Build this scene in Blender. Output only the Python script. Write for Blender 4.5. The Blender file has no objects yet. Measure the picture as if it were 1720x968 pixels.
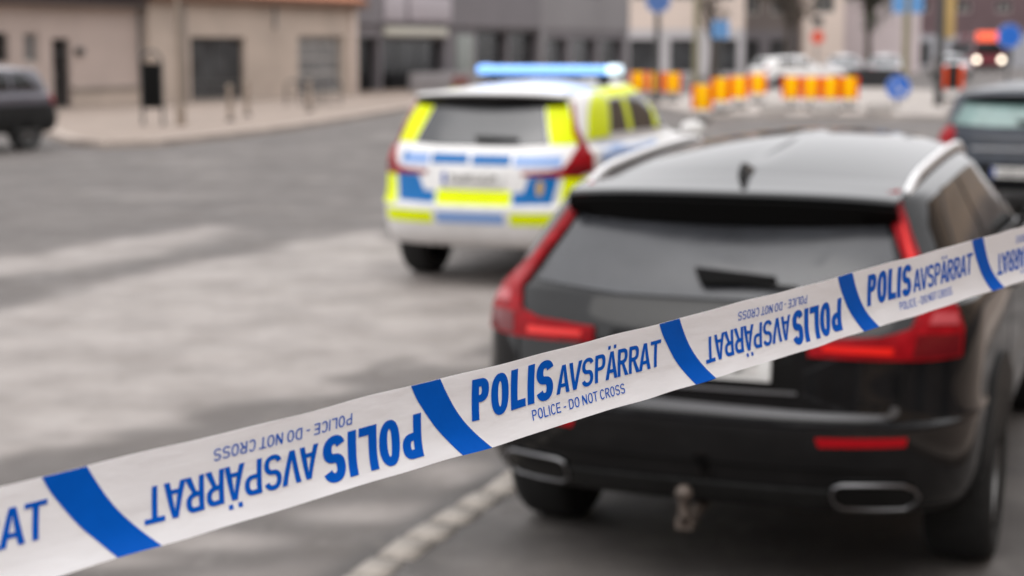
import bpy, bmesh, math, random
import numpy as np
from mathutils import Vector, Matrix
from mathutils.bvhtree import BVHTree

random.seed(7)
rng = np.random.default_rng(7)
scene = bpy.context.scene
C = scene.collection
R = math.radians

# ------------------------------------------------------------------ camera
cam_data = bpy.data.cameras.new('camera')
cam_data.sensor_width = 36.0
cam_data.lens = 2800.0 / 1720.0 * 36.0
cam_data.clip_start = 0.05
cam_data.clip_end = 2000.0
cam_data.dof.use_dof = True
cam_data.dof.focus_distance = 1.58
cam_data.dof.aperture_fstop = 4.9
cam = bpy.data.objects.new('camera', cam_data)
C.objects.link(cam)
cam.location = (0, 0, 1.92)
cam.rotation_euler = (R(90 - 8.2), 0, 0)
scene.camera = cam

# ------------------------------------------------------------------ sky and sun (overcast)
SUN_EL, SUN_AZ = R(58), R(205)          # azimuth clockwise from +Y
world = bpy.data.worlds.new('World')
scene.world = world
world.use_nodes = True
wn = world.node_tree
bg = wn.nodes['Background']
sky = wn.nodes.new('ShaderNodeTexSky')
sky.sky_type = 'NISHITA'
sky.sun_disc = False
sky.sun_elevation = SUN_EL
sky.sun_rotation = SUN_AZ
sky.dust_density = 5.0
sky.air_density = 1.2
hsv = wn.nodes.new('ShaderNodeHueSaturation')   # cloud cover: the blue is greyed out evenly
hsv.inputs['Saturation'].default_value = 0.12
wn.links.new(sky.outputs[0], hsv.inputs['Color'])
cloud = wn.nodes.new('ShaderNodeMix'); cloud.data_type = 'RGBA'   # even cloud deck over the whole dome
cloud.inputs['Factor'].default_value = 0.80
cloud.inputs['B'].default_value = (5.9, 5.85, 5.95, 1)
wn.links.new(hsv.outputs[0], cloud.inputs['A'])
wn.links.new(cloud.outputs['Result'], bg.inputs['Color'])
bg.inputs['Strength'].default_value = 0.15

sun_data = bpy.data.lights.new('sun', 'SUN')
sun_data.energy = 0.6
sun_data.angle = R(60)
sun_data.color = (1.0, 0.96, 0.91)
sun = bpy.data.objects.new('sun', sun_data)
C.objects.link(sun)
sun.rotation_euler = (R(90) - SUN_EL, 0, -SUN_AZ + math.pi)
sun.location = (0, 0, 30)

scene.view_settings.view_transform = 'Standard'
scene.view_settings.look = 'None'
scene.view_settings.exposure = 0.88
scene.view_settings.gamma = 1.0
scene.view_settings.use_curve_mapping = False
scene.render.engine = 'CYCLES'
scene.cycles.use_denoising = True
scene.cycles.max_bounces = 6
scene.cycles.caustics_reflective = False
scene.cycles.caustics_refractive = False

# ------------------------------------------------------------------ materials
def srgb(h):
    h = h.lstrip('#')
    c = [int(h[i:i + 2], 16) / 255 for i in (0, 2, 4)]
    return tuple(x / 12.92 if x < .04045 else ((x + .055) / 1.055) ** 2.4 for x in c)

def mat(name, col, rough=0.6, metal=0.0, coat=0.0, emit=None, estr=0.0, var=0.0, vscale=3.0, bump=0.0, bscale=40.0, spec=None, coat_rough=0.04, detail=4.0):
    m = bpy.data.materials.new(name)
    m.use_nodes = True
    nt = m.node_tree
    p = nt.nodes['Principled BSDF']
    p.inputs['Base Color'].default_value = (*col, 1)
    p.inputs['Roughness'].default_value = rough
    p.inputs['Metallic'].default_value = metal
    p.inputs['Coat Weight'].default_value = coat
    p.inputs['Coat Roughness'].default_value = coat_rough
    if spec is not None:
        p.inputs['Specular IOR Level'].default_value = spec
    if emit:
        p.inputs['Emission Color'].default_value = (*emit, 1)
        p.inputs['Emission Strength'].default_value = estr
    if var > 0 or bump > 0:
        tc = nt.nodes.new('ShaderNodeTexCoord')
    if var > 0:
        nz = nt.nodes.new('ShaderNodeTexNoise')
        nz.inputs['Scale'].default_value = vscale
        nz.inputs['Detail'].default_value = detail
        nz.inputs['Roughness'].default_value = 0.65
        nt.links.new(tc.outputs['Object'], nz.inputs['Vector'])
        mx = nt.nodes.new('ShaderNodeMix'); mx.data_type = 'RGBA'
        mx.inputs['A'].default_value = (*[c * (1 - var) for c in col], 1)
        mx.inputs['B'].default_value = (*[min(1, c * (1 + var)) for c in col], 1)
        rp = nt.nodes.new('ShaderNodeMapRange')
        rp.inputs['From Min'].default_value = 0.3
        rp.inputs['From Max'].default_value = 0.7
        nt.links.new(nz.outputs['Fac'], rp.inputs['Value'])
        nt.links.new(rp.outputs[0], mx.inputs['Factor'])
        nt.links.new(mx.outputs['Result'], p.inputs['Base Color'])
        rr = nt.nodes.new('ShaderNodeMapRange')
        rr.inputs['To Min'].default_value = max(0, rough - 0.12 * var - 0.03)
        rr.inputs['To Max'].default_value = min(1, rough + 0.25 * var + 0.05)
        nt.links.new(nz.outputs['Fac'], rr.inputs['Value'])
        nt.links.new(rr.outputs[0], p.inputs['Roughness'])
    if bump > 0:
        n2 = nt.nodes.new('ShaderNodeTexNoise')
        n2.inputs['Scale'].default_value = bscale
        n2.inputs['Detail'].default_value = 3
        nt.links.new(tc.outputs['Object'], n2.inputs['Vector'])
        b = nt.nodes.new('ShaderNodeBump')
        b.inputs['Strength'].default_value = bump
        b.inputs['Distance'].default_value = 0.01
        nt.links.new(n2.outputs['Fac'], b.inputs['Height'])
        nt.links.new(b.outputs[0], p.inputs['Normal'])
    return m

M = {}
M['black_paint'] = mat('black_paint', (0.006, 0.006, 0.0065), 0.45, 0.0, 0.85, var=.35, vscale=6, coat_rough=.05, spec=0.0)
M['navy_paint'] = mat('navy_paint', (0.016, 0.021, 0.032), 0.4, 0.0, 0.45, var=.3, vscale=6, coat_rough=.08, spec=.1)
M['grey_paint'] = mat('grey_paint', (0.05, 0.05, 0.06), 0.35, 0.3, 0.9, var=.2, vscale=6, coat_rough=.08)
M['lilac_reflection'] = mat('lilac_reflection', (0.10, 0.095, 0.115), 0.4, 0.2, 0.7, var=.15, vscale=6)  # lilac reflection on the upper body, put into its base colour
M['white_paint'] = mat('white_paint', (0.70, 0.69, 0.685), 0.35, 0, 0.7, var=.08, vscale=5)
M['silver_paint'] = mat('silver_paint', (0.55, 0.56, 0.58), 0.3, 0.6, 0.6, var=.08)
M['trim'] = mat('black_plastic_trim', (0.016, 0.016, 0.016), 0.55, var=.3, vscale=12, bump=.15, bscale=300, spec=.2)
M['sheen_satin'] = mat('satin_grey_sheen', (0.10, 0.10, 0.105), 0.38, 0.6)
M['gloss_black'] = mat('gloss_black', (0.004, 0.004, 0.004), 0.25, spec=.3)
M['liner'] = mat('arch_liner', (0.006, 0.006, 0.006), 0.9, spec=.1)
M['glass'] = mat('tinted_glass', (0.008, 0.009, 0.010), 0.06, 0, 0, spec=0.5, var=.4, vscale=4)
M['dusty_glass'] = mat('dusty_rear_glass', (0.034, 0.036, 0.041), 0.16, 0, 0, spec=0.9, var=.25, vscale=3)
M['teal_glass'] = mat('teal_rear_glass', (0.14, 0.23, 0.22), 0.08, 0, 0, spec=0.8, var=.3, vscale=2)
M['chrome'] = mat('chrome', (0.26, 0.26, 0.27), 0.3, 1.0)
M['rail'] = mat('brushed_aluminium', (0.80, 0.80, 0.81), 0.35, 0.25)
M['dull_metal'] = mat('dull_metal', (0.13, 0.105, 0.09), 0.5, 0.6, var=.4, vscale=30)
M['lamp_red'] = mat('lamp_red', (0.25, 0.003, 0.007), 0.3, 0, 0.0, var=.3, vscale=18, spec=.12)
M['lamp_dark'] = mat('lamp_dark_red', (0.12, 0.003, 0.006), 0.2, 0, 0.25, spec=.25)
M['lamp_lit'] = mat('lamp_lit_red', (0.5, 0.006, 0.004), 0.2, emit=(1, 0.015, 0.006), estr=0.14)
M['lamp_clear'] = mat('lamp_clear', (0.40, 0.06, 0.07), 0.25, 0, 0.1, spec=.3)
M['reflector'] = mat('reflector_red', (0.42, 0.006, 0.012), 0.3, 0, 0.0, spec=.15)
M['plate'] = mat('plate_white', (0.70, 0.70, 0.69), 0.4)
M['plate_ink'] = mat('plate_ink', (0.36, 0.35, 0.34), 0.5, var=.75, vscale=26, detail=1)
M['plate_blue'] = mat('plate_blue', (0.02, 0.07, 0.35), 0.4)
M['tyre'] = mat('tyre_rubber', (0.014, 0.014, 0.014), 0.85, var=.4, vscale=20, bump=.3, bscale=60)
M['rim'] = mat('rim_alloy', (0.20, 0.20, 0.20), 0.35, 0.8, var=.2)
M['rim_dark'] = mat('rim_dark', (0.03, 0.03, 0.03), 0.4, 0.5)
M['hivis'] = mat('hivis_yellow', (0.70, 0.80, 0.0), 0.4, 0, 0.0, var=.05, spec=.15)
M['pol_blue'] = mat('police_blue', (0.0, 0.125, 0.38), 0.35, 0, 0.1, var=.05, spec=.25)
M['pol_pale'] = mat('police_pale_blue', (0.20, 0.33, 0.62), 0.35, 0, 0.3)
M['crest'] = mat('crest_gold', (0.45, 0.30, 0.10), 0.4)
M['bar_lit'] = mat('beacon_blue_lit', (0.15, 0.35, 0.9), 0.2, emit=(0.25, 0.5, 1.0), estr=0.6)
M['bar_hot'] = mat('beacon_white_lit', (0.6, 0.8, 1), 0.2, emit=(0.72, 0.88, 1.0), estr=0.75)
M['galv'] = mat('galvanised_steel', (0.28, 0.28, 0.28), 0.45, 0.7, var=.3, vscale=20)

# ------------------------------------------------------------------ helpers
def obj(name, me, m=None, parent=None, smooth=False, angle=35):
    if isinstance(me, bmesh.types.BMesh):
        bm = me
        me = bpy.data.meshes.new(name)
        bm.to_mesh(me); bm.free()
    o = bpy.data.objects.new(name, me)
    if m is not None:
        for mm in (m if isinstance(m, (list, tuple)) else [m]):
            me.materials.append(M[mm] if isinstance(mm, str) else mm)
    C.objects.link(o)
    if parent is not None:
        o.parent = parent
    if smooth:
        me.polygons.foreach_set('use_smooth', [True] * len(me.polygons))
        me.set_sharp_from_angle(angle=R(angle))
    return o

def tag(o, label, cat, group=None):
    o['label'] = label; o['category'] = cat
    if group: o['group'] = group
    return o

def thing(name, label, cat, loc=(0, 0, 0), rz=0.0, group=None):
    o = bpy.data.objects.new(name, None)
    o.empty_display_size = 0.2
    C.objects.link(o)
    o.location = loc
    o.rotation_euler = (0, 0, rz)
    return tag(o, label, cat, group)

def sub_empty(name, parent, loc=(0, 0, 0), rot=(0, 0, 0)):
    o = bpy.data.objects.new(name, None)
    o.empty_display_size = 0.1
    C.objects.link(o)
    o.parent = parent; o.location = loc; o.rotation_euler = rot
    return o

def struct(o):
    o['kind'] = 'structure'
    return o

def bx(bm, x0, x1, y0, y1, z0, z1, bev=0.0):
    r = bmesh.ops.create_cube(bm, size=1)
    for v in r['verts']:
        v.co = Vector((x0 + (v.co.x + .5) * (x1 - x0), y0 + (v.co.y + .5) * (y1 - y0), z0 + (v.co.z + .5) * (z1 - z0)))
    if bev > 0:
        es = list({e for v in r['verts'] for e in v.link_edges})
        bmesh.ops.bevel(bm, geom=es, offset=bev, segments=2, affect='EDGES', profile=.6)
    return r['verts']

def box(name, x0, x1, y0, y1, z0, z1, m, parent=None, bev=0.0):
    bm = bmesh.new()
    bx(bm, x0, x1, y0, y1, z0, z1, bev)
    return obj(name, bm, m, parent, smooth=bev > 0)

def tube_bm(bm, pts, rad, n=10, closed=False, caps=True, squash=1.0):
    pts = [Vector(p) for p in pts]
    rads = rad if isinstance(rad, (list, tuple)) else [rad] * len(pts)
    rings = []
    up = Vector((0, 0, 1))
    for i, p in enumerate(pts):
        if closed:
            t = pts[(i + 1) % len(pts)] - pts[i - 1]
        else:
            t = pts[min(i + 1, len(pts) - 1)] - pts[max(i - 1, 0)]
        t.normalize()
        a = up if abs(t.dot(up)) < .95 else Vector((1, 0, 0))
        s = t.cross(a).normalized(); u = s.cross(t).normalized()
        rings.append([bm.verts.new(p + (s * math.cos(2 * math.pi * k / n) + u * squash * math.sin(2 * math.pi * k / n)) * rads[i]) for k in range(n)])
    m = len(rings)
    for i in range(m if closed else m - 1):
        A, B = rings[i], rings[(i + 1) % m]
        for k in range(n):
            bm.faces.new((A[k], A[(k + 1) % n], B[(k + 1) % n], B[k]))
    if caps and not closed:
        bm.faces.new(rings[0][::-1]); bm.faces.new(rings[-1])
    return bm

def tube(name, pts, rad, m, parent=None, n=10, closed=False, squash=1.0):
    bm = tube_bm(bmesh.new(), pts, rad, n, closed, True, squash)
    bmesh.ops.recalc_face_normals(bm, faces=bm.faces)
    return obj(name, bm, m, parent, smooth=True, angle=50)

def lathe_bm(bm, prof, n=40, axis='x'):
    # prof: (axial, radius)
    rings = []
    for a, r in prof:
        ring = []
        for k in range(n):
            c, s = math.cos(2 * math.pi * k / n) * r, math.sin(2 * math.pi * k / n) * r
            ring.append(bm.verts.new((a, c, s) if axis == 'x' else ((c, a, s) if axis == 'y' else (c, s, a))))
        rings.append(ring)
    for A, B in zip(rings[:-1], rings[1:]):
        for k in range(n):
            bm.faces.new((A[k], A[(k + 1) % n], B[(k + 1) % n], B[k]))
    return rings

def lathe(name, prof, m, parent=None, n=32, axis='z', cap=True):
    bm = bmesh.new()
    rings = lathe_bm(bm, prof, n, axis)
    if cap:
        bm.faces.new(rings[0]); bm.faces.new(rings[-1])
    bmesh.ops.recalc_face_normals(bm, faces=bm.faces)
    return obj(name, bm, m, parent, smooth=True)

def prism(name, poly, t, m, parent=None, axis='y', at=0.0, bev=0.0):
    # a polygon in (a, b) with thickness t along an axis
    bm = bmesh.new()
    def co(a, b, c):
        return (a, c, b) if axis == 'y' else ((c, a, b) if axis == 'x' else (a, b, c))
    f0 = [bm.verts.new(co(a, b, at)) for a, b in poly]
    f1 = [bm.verts.new(co(a, b, at + t)) for a, b in poly]
    bm.faces.new(f0); bm.faces.new(f1[::-1])
    for i in range(len(poly)):
        j = (i + 1) % len(poly)
        bm.faces.new((f0[i], f0[j], f1[j], f1[i]))
    bmesh.ops.recalc_face_normals(bm, faces=bm.faces)
    if bev: bmesh.ops.bevel(bm, geom=bm.edges[:], offset=bev, segments=2, affect='EDGES')
    return obj(name, bm, m, parent, smooth=bev > 0)

def circle_poly(cx, cy, rx, ry=None, n=28):
    ry = ry or rx
    return [(cx + rx * math.cos(2 * math.pi * k / n), cy + ry * math.sin(2 * math.pi * k / n)) for k in range(n)]

def rrect(x0, x1, y0, y1, r, n=5):
    out = []
    for cx, cy, a0 in ((x1 - r, y1 - r, 0), (x0 + r, y1 - r, 90), (x0 + r, y0 + r, 180), (x1 - r, y0 + r, 270)):
        for k in range(n + 1):
            a = R(a0 + 90 * k / n)
            out.append((cx + r * math.cos(a), cy + r * math.sin(a)))
    return out

def pchip(t, x, y):
    x = np.asarray(x, float); y = np.asarray(y, float)
    h = np.diff(x); d = np.diff(y) / h
    m = np.zeros(len(x))
    for i in range(1, len(x) - 1):
        if d[i - 1] * d[i] > 0:
            m[i] = 2 * d[i - 1] * d[i] / (d[i - 1] + d[i])
    m[0], m[-1] = d[0], d[-1]
    k = np.clip(np.searchsorted(x, t, side='right') - 1, 0, len(x) - 2)
    s = (t - x[k]) / h[k]
    return ((1 + 2 * s) * (1 - s) ** 2 * y[k] + s * (1 - s) ** 2 * h[k] * m[k] + s * s * (3 - 2 * s) * y[k + 1] + s * s * (s - 1) * h[k] * m[k + 1])

# ------------------------------------------------------------------ ground
def seg_noise(x, y, f, seed):
    # smooth value noise on a lattice (numpy)
    g = np.random.default_rng(seed).random((64, 64))
    X, Y = x * f, y * f
    i, j = np.floor(X).astype(int), np.floor(Y).astype(int)
    a, b = X - i, Y - j
    a, b = a * a * (3 - 2 * a), b * b * (3 - 2 * b)
    q = lambda p, r: g[p % 64, r % 64]
    return q(i, j) * (1 - a) * (1 - b) + q(i + 1, j) * a * (1 - b) + q(i, j + 1) * (1 - a) * b + q(i + 1, j + 1) * a * b

def poly_sd(px, py, poly):
    poly = np.asarray(poly, float)
    d = np.full(px.shape, 1e9); ins = np.zeros(px.shape, bool)
    for k in range(len(poly)):
        a, b = poly[k], poly[(k + 1) % len(poly)]
        e = b - a
        t = np.clip(((px - a[0]) * e[0] + (py - a[1]) * e[1]) / (e @ e), 0, 1)
        d = np.minimum(d, np.hypot(px - a[0] - t * e[0], py - a[1] - t * e[1]))
        cond = (a[1] > py) != (b[1] > py)
        xi = a[0] + (py - a[1]) / (e[1] if abs(e[1]) > 1e-9 else 1e-9) * e[0]
        ins ^= cond & (px < xi)
    return np.where(ins, d, -d)

def sstep(a, b, x):
    t = np.clip((x - a) / (b - a), 0, 1)
    return t * t * (3 - 2 * t)

gx = np.concatenate([[-700, -300, -120, -60, -35], np.arange(-22, -7, .5), np.arange(-7, 5, .07), np.arange(5, 24, .5), [30, 60, 120, 300, 700]])
gy = np.concatenate([[-300, -100, -40, -20, -10, -4], np.arange(0, 4.6, .4), np.arange(4.6, 22, .07), np.arange(22, 60, .6), [62, 70, 80, 95, 115, 140, 180, 260, 420, 800, 1500]])
GX, GY = np.meshgrid(gx, gy)
nx, ny = len(gx), len(gy)
n1 = seg_noise(GX, GY, 1.1, 1) - .5 + .6 * (seg_noise(GX, GY, 2.7, 2) - .5) + .35 * (seg_noise(GX, GY, 6.1, 3) - .5)
# the pale, dusty repaired strip of asphalt left of the parking row
light = [(-3.9, 12.0), (-3.5, 13.6), (-2.6, 15.7), (-1.42, 17.9), (-1.0, 16.2), (-0.2, 14.6), (1.6, 14.0), (1.3, 12.6), (0.3, 11.2), (-.15, 10.2), (-0.74, 9.15), (-1.46, 8.7), (-1.94, 8.1), (-2.6, 7.8), (-4.5, 8.3), (-5.5, 11.0)]
streak = [(-6.2, 14.6), (-4.84, 15.75), (-3.89, 17.75), (-2.8, 19.0), (-2.65, 17.3), (-3.47, 14.9), (-4.3, 13.5), (-5.6, 12.9)]
sd = poly_sd(GX, GY, light)
wear = 1.0 * sstep(-.12, .35, sd + n1 * (.35 + .4 * (GY < 11)))
wear = np.maximum(wear, 0.95 * sstep(-.15, .6, poly_sd(GX, GY, streak) + n1 * .45))
small = [(-1.25, 6.35, .42, .16), (-.62, 6.75, .36, .2), (-.25, 7.4, .3, .25), (-1.75, 6.1, .5, .12), (-.9, 7.6, .5, .12)]
for cx, cy, rx, ry in small:
    q = 1 - np.hypot((GX - cx) / rx, (GY - cy) / ry)
    wear = np.maximum(wear, .75 * sstep(-.35, .55, q + n1 * .6))
wear = np.maximum(wear, .28 * sstep(0.05, .5, n1) * (GY > 3))
# parking row right of the setts is older, browner asphalt
hd = R(21.2)
side = (GX + .525) * math.cos(hd) - (GY - 5.907) * math.sin(hd)
bay = sstep(-.02, .10, side) * (1 - sstep(2.9, 3.1, side))
dark = sstep(-.24, -.10, side) * (1 - sstep(.06, .14, side))
me = bpy.data.meshes.new('road')
verts = np.stack([GX, GY, np.zeros_like(GX)], -1).reshape(-1, 3)
idx = np.arange(nx * ny).reshape(ny, nx)
faces = np.stack([idx[:-1, :-1], idx[:-1, 1:], idx[1:, 1:], idx[1:, :-1]], -1).reshape(-1, 4)
me.from_pydata(verts.tolist(), [], faces.tolist())
ca = me.color_attributes.new('ground_mix', 'FLOAT_COLOR', 'POINT')
ca.data.foreach_set('color', np.stack([wear, bay, dark, np.ones_like(wear)], -1).astype(np.float32).ravel())

def asphalt_material():
    m = bpy.data.materials.new('worn_asphalt'); m.use_nodes = True
    nt = m.node_tree; L = nt.links; p = nt.nodes['Principled BSDF']
    at = nt.nodes.new('ShaderNodeAttribute'); at.attribute_name = 'ground_mix'
    sp = nt.nodes.new('ShaderNodeSeparateColor'); L.new(at.outputs['Color'], sp.inputs[0])
    tc = nt.nodes.new('ShaderNodeTexCoord')
    def noise(s, d, r=.6):
        n = nt.nodes.new('ShaderNodeTexNoise'); n.inputs['Scale'].default_value = s; n.inputs['Detail'].default_value = d; n.inputs['Roughness'].default_value = r
        L.new(tc.outputs['Object'], n.inputs['Vector']); return n.outputs['Fac']
    def mix(f, a, b):
        n = nt.nodes.new('ShaderNodeMix'); n.data_type = 'RGBA'
        for k, v in (('Factor', f), ('A', a), ('B', b)):
            if isinstance(v, tuple): n.inputs[k].default_value = (*v, 1)
            elif isinstance(v, float): n.inputs[k].default_value = v
            else: L.new(v, n.inputs[k])
        return n.outputs['Result']
    def ramp(v, a, b, lo=0.0, hi=1.0):
        n = nt.nodes.new('ShaderNodeMapRange'); L.new(v, n.inputs[0])
        for k, q in zip(('From Min', 'From Max', 'To Min', 'To Max'), (a, b, lo, hi)): n.inputs[k].default_value = q
        return n.outputs[0]
    base = mix(ramp(noise(.7, 6), .35, .65), (0.074, 0.064, 0.059), (0.107, 0.094, 0.087))
    pale = mix(ramp(noise(1.6, 7), .35, .65), (0.218, 0.194, 0.180), (0.335, 0.303, 0.285))
    col = mix(sp.outputs[0], base, pale)
    bayc = mix(ramp(noise(1.3, 6), .38, .66), (0.060, 0.053, 0.050), (0.125, 0.112, 0.104))
    col = mix(sp.outputs[1], col, bayc)
    col = mix(sp.outputs[2], col, (0.055, 0.050, 0.048))
    col = mix(ramp(noise(90, 2), .45, .75, 0, .35), col, (0.22, 0.205, 0.195))
    col = mix(ramp(noise(140, 2), .55, .75, 0, .4), col, (0.05, 0.047, 0.045))
    col = mix(ramp(noise(5.5, 5, .7), .52, .72, 0, .26), col, (0.075, 0.066, 0.060))
    col = mix(ramp(noise(3.1, 6, .75), .56, .70, 0, .30), col, (0.33, 0.305, 0.29))
    col = mix(ramp(noise(4.2, 3), .60, .70, 0, .5), col, (0.15, 0.132, 0.118))
    L.new(col, p.inputs['Base Color'])
    L.new(ramp(noise(2.2, 5), .3, .7, .62, .9), p.inputs['Roughness'])
    b = nt.nodes.new('ShaderNodeBump'); b.inputs['Strength'].default_value = .35; b.inputs['Distance'].default_value = .006
    L.new(noise(130, 3), b.inputs['Height']); L.new(b.outputs[0], p.inputs['Normal'])
    return m
M['asphalt'] = asphalt_material()
road = struct(obj('road', me, 'asphalt'))

# row of pale setts marking the parking bay; each stone is a piece of the road
M['sett'] = mat('sett_stone', (0.30, 0.27, 0.24), 0.8, var=.28, vscale=9, bump=.5, bscale=60)
sett_meshes = []
for k in range(7):
    bm = bmesh.new()
    w, l = .072 + random.uniform(-.008, .008), .115 + random.uniform(-.012, .006)
    bx(bm, -w, w, -l, l, -.05, .014)
    bmesh.ops.subdivide_edges(bm, edges=bm.edges[:], cuts=1, use_grid_fill=True)
    for v in bm.verts:
        if v.co.z > 0: v.co += Vector((random.uniform(-.006, .006), random.uniform(-.008, .008), random.uniform(-.004, .003)))
    bmesh.ops.bevel(bm, geom=[e for e in bm.edges if e.is_boundary or e.calc_face_angle(0) > .7], offset=.007, segments=2, affect='EDGES')
    me = bpy.data.meshes.new('sett'); bm.to_mesh(me); bm.free()
    me.materials.append(M['sett']); me.polygons.foreach_set('use_smooth', [True] * len(me.polygons))
    sett_meshes.append(me)
hx, hy = math.sin(hd), math.cos(hd)
s = -3.4
while s < 15:
    o = bpy.data.objects.new('sett', random.choice(sett_meshes)); C.objects.link(o); o.parent = road
    o.location = (-.525 + hx * s + random.uniform(-.006, .006), 5.907 + hy * s, random.uniform(-.003, .003))
    o.rotation_euler = (random.uniform(-.02, .02), random.uniform(-.02, .02), -hd + random.uniform(-.04, .04))
    s += .248 + random.uniform(-.006, .012)

# pavement on the left with kerb
M['pavement'] = mat('pavement', (0.265, 0.212, 0.178), 0.85, var=.16, vscale=.8, bump=.2, bscale=60)
M['kerb'] = mat('kerb_granite', (0.36, 0.30, 0.26), 0.8, var=.2, vscale=2)
kerb_line = [(-24, 62), (-15.5, 50), (-12.2, 42), (-10.0, 36.2), (-8.8, 33.2), (-7.9, 32.3), (-6.9, 32.9), (-6.1, 35.5), (-5.08, 39.6), (-3.9, 47.0), (-2.9, 53.8), (-.6, 63), (2.0, 72), (6.2, 88), (8.5, 97), (8.5, 112)]
def strip(name, line, inner, outer, z0, z1, m):
    bm = bmesh.new(); rows = []
    for i, p in enumerate(line):
        a, b = Vector(line[max(i - 1, 0)]), Vector(line[min(i + 1, len(line) - 1)])
        t = (b - a).normalized(); nrm = Vector((-t.y, t.x))
        q = Vector(p)
        A, B = q + nrm * inner, q + nrm * outer
        rows.append([bm.verts.new((A.x, A.y, z0)), bm.verts.new((A.x, A.y, z1)), bm.verts.new((B.x, B.y, z1)), bm.verts.new((B.x, B.y, z0))])
    for r0, r1 in zip(rows[:-1], rows[1:]):
        for k in range(3):
            bm.faces.new((r0[k], r1[k], r1[k + 1], r0[k + 1]))
    bmesh.ops.recalc_face_normals(bm, faces=bm.faces)
    return obj(name, bm, m)
struct(strip('kerb', kerb_line, 0, .30, -.02, .125, 'kerb'))
bm = bmesh.new()
inner = []
for i, p in enumerate(kerb_line):
    a, b = Vector(kerb_line[max(i - 1, 0)]), Vector(kerb_line[min(i + 1, len(kerb_line) - 1)])
    t = (b - a).normalized(); inner.append(Vector(p) + Vector((-t.y, t.x)) * .29)
vs = [bm.verts.new((p.x, p.y, .118)) for p in inner] + [bm.verts.new((-60, 112, .118)), bm.verts.new((-60, 66, .118))]
bmesh.ops.triangulate(bm, faces=[bm.faces.new(vs)])
bmesh.ops.recalc_face_normals(bm, faces=bm.faces)
struct(obj('pavement', bm, 'pavement'))

# pavement on the right, beyond the parking row
rk = [(-.568 + math.cos(hd) * 3.05 + hx * q, 5.907 - math.sin(hd) * 3.05 + hy * q) for q in (108, 60, 20, 5, -10, -30)]
struct(strip('kerb', rk, 0, .28, -.02, .125, 'kerb'))
struct(strip('pavement', rk, .27, 9.6, -.02, .118, 'pavement'))
# pale traffic island beyond the junction
M['island'] = mat('island_concrete', (0.36, 0.325, 0.30), 0.85, var=.25, vscale=1.2)
bm = bmesh.new()
poly = [(5.2, 46.2), (17.5, 44.2), (23, 46), (24, 60), (15, 78), (8, 70), (4.5, 56)]
lo = [bm.verts.new((x, y, -.02)) for x, y in poly]; hi = [bm.verts.new((x, y, .12)) for x, y in poly]
bm.faces.new(hi)
for i in range(len(poly)):
    j = (i + 1) % len(poly); bm.faces.new((lo[i], lo[j], hi[j], hi[i]))
bmesh.ops.recalc_face_normals(bm, faces=bm.faces)
struct(obj('traffic_island', bm, 'island'))

# ------------------------------------------------------------------ buildings
def bmat(name, h, rough=.85, **k):
    M[name] = mat(name, srgb(h) if isinstance(h, str) else h, rough, **k)
bmat('stucco', (0.47, 0.39, 0.33), var=.14, vscale=.5, bump=.2, bscale=25)
bmat('stucco_pink', (0.475, 0.39, 0.35), var=.12, vscale=.4, bump=.2, bscale=25)
bmat('plinth', (0.26, 0.22, 0.19), var=.2, vscale=1)
bmat('eave', (0.09, 0.075, 0.075))
bmat('eave_brown', (0.17, 0.095, 0.065))
bmat('roof_tile', (0.32, 0.13, 0.07), var=.25, vscale=3)
bmat('pane', (0.045, 0.047, 0.05), .12, var=.5, vscale=.9, spec=.6)
bmat('pane_grey', (0.16, 0.155, 0.155), .25, var=.35, vscale=.8)
bmat('pane_dark', (0.012, 0.012, 0.013), .15, var=.3)
bmat('frame_dark', (0.05, 0.05, 0.05), .5)
bmat('frame_pale', (0.45, 0.43, 0.40), .5)
bmat('grey_clad', (0.17, 0.155, 0.165), .6, var=.10, vscale=.3)
bmat('grey_clad_light', (0.235, 0.22, 0.225), .6, var=.1, vscale=.3)
bmat('lilac_panel', (0.40, 0.36, 0.385), .5, var=.08)
bmat('sign_cream', (0.52, 0.50, 0.43), .5)
bmat('green_pillar', (0.26, 0.28, 0.265), .6)
bmat('cream', (0.60, 0.50, 0.44), var=.08, vscale=.3)
bmat('pale_grey', (0.44, 0.42, 0.43), var=.1, vscale=.3)
bmat('brown_grey', (0.17, 0.145, 0.135), var=.15, vscale=.4)
bmat('pinkish', (0.50, 0.43, 0.435), var=.08, vscale=.3)
bmat('maroon', (0.10, 0.06, 0.065), .6, var=.2, vscale=.5)
bmat('steel_grey', (0.30, 0.30, 0.32), .5, var=.1)
bmat('ochre_brick', (0.37, 0.275, 0.20), var=.2, vscale=.6)
bmat('red_item', (0.16, 0.06, 0.055), .6)

def building(name, label, O, ang, cat='building'):
    return thing(name, label, cat, (O[0], O[1], 0), ang)

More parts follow.
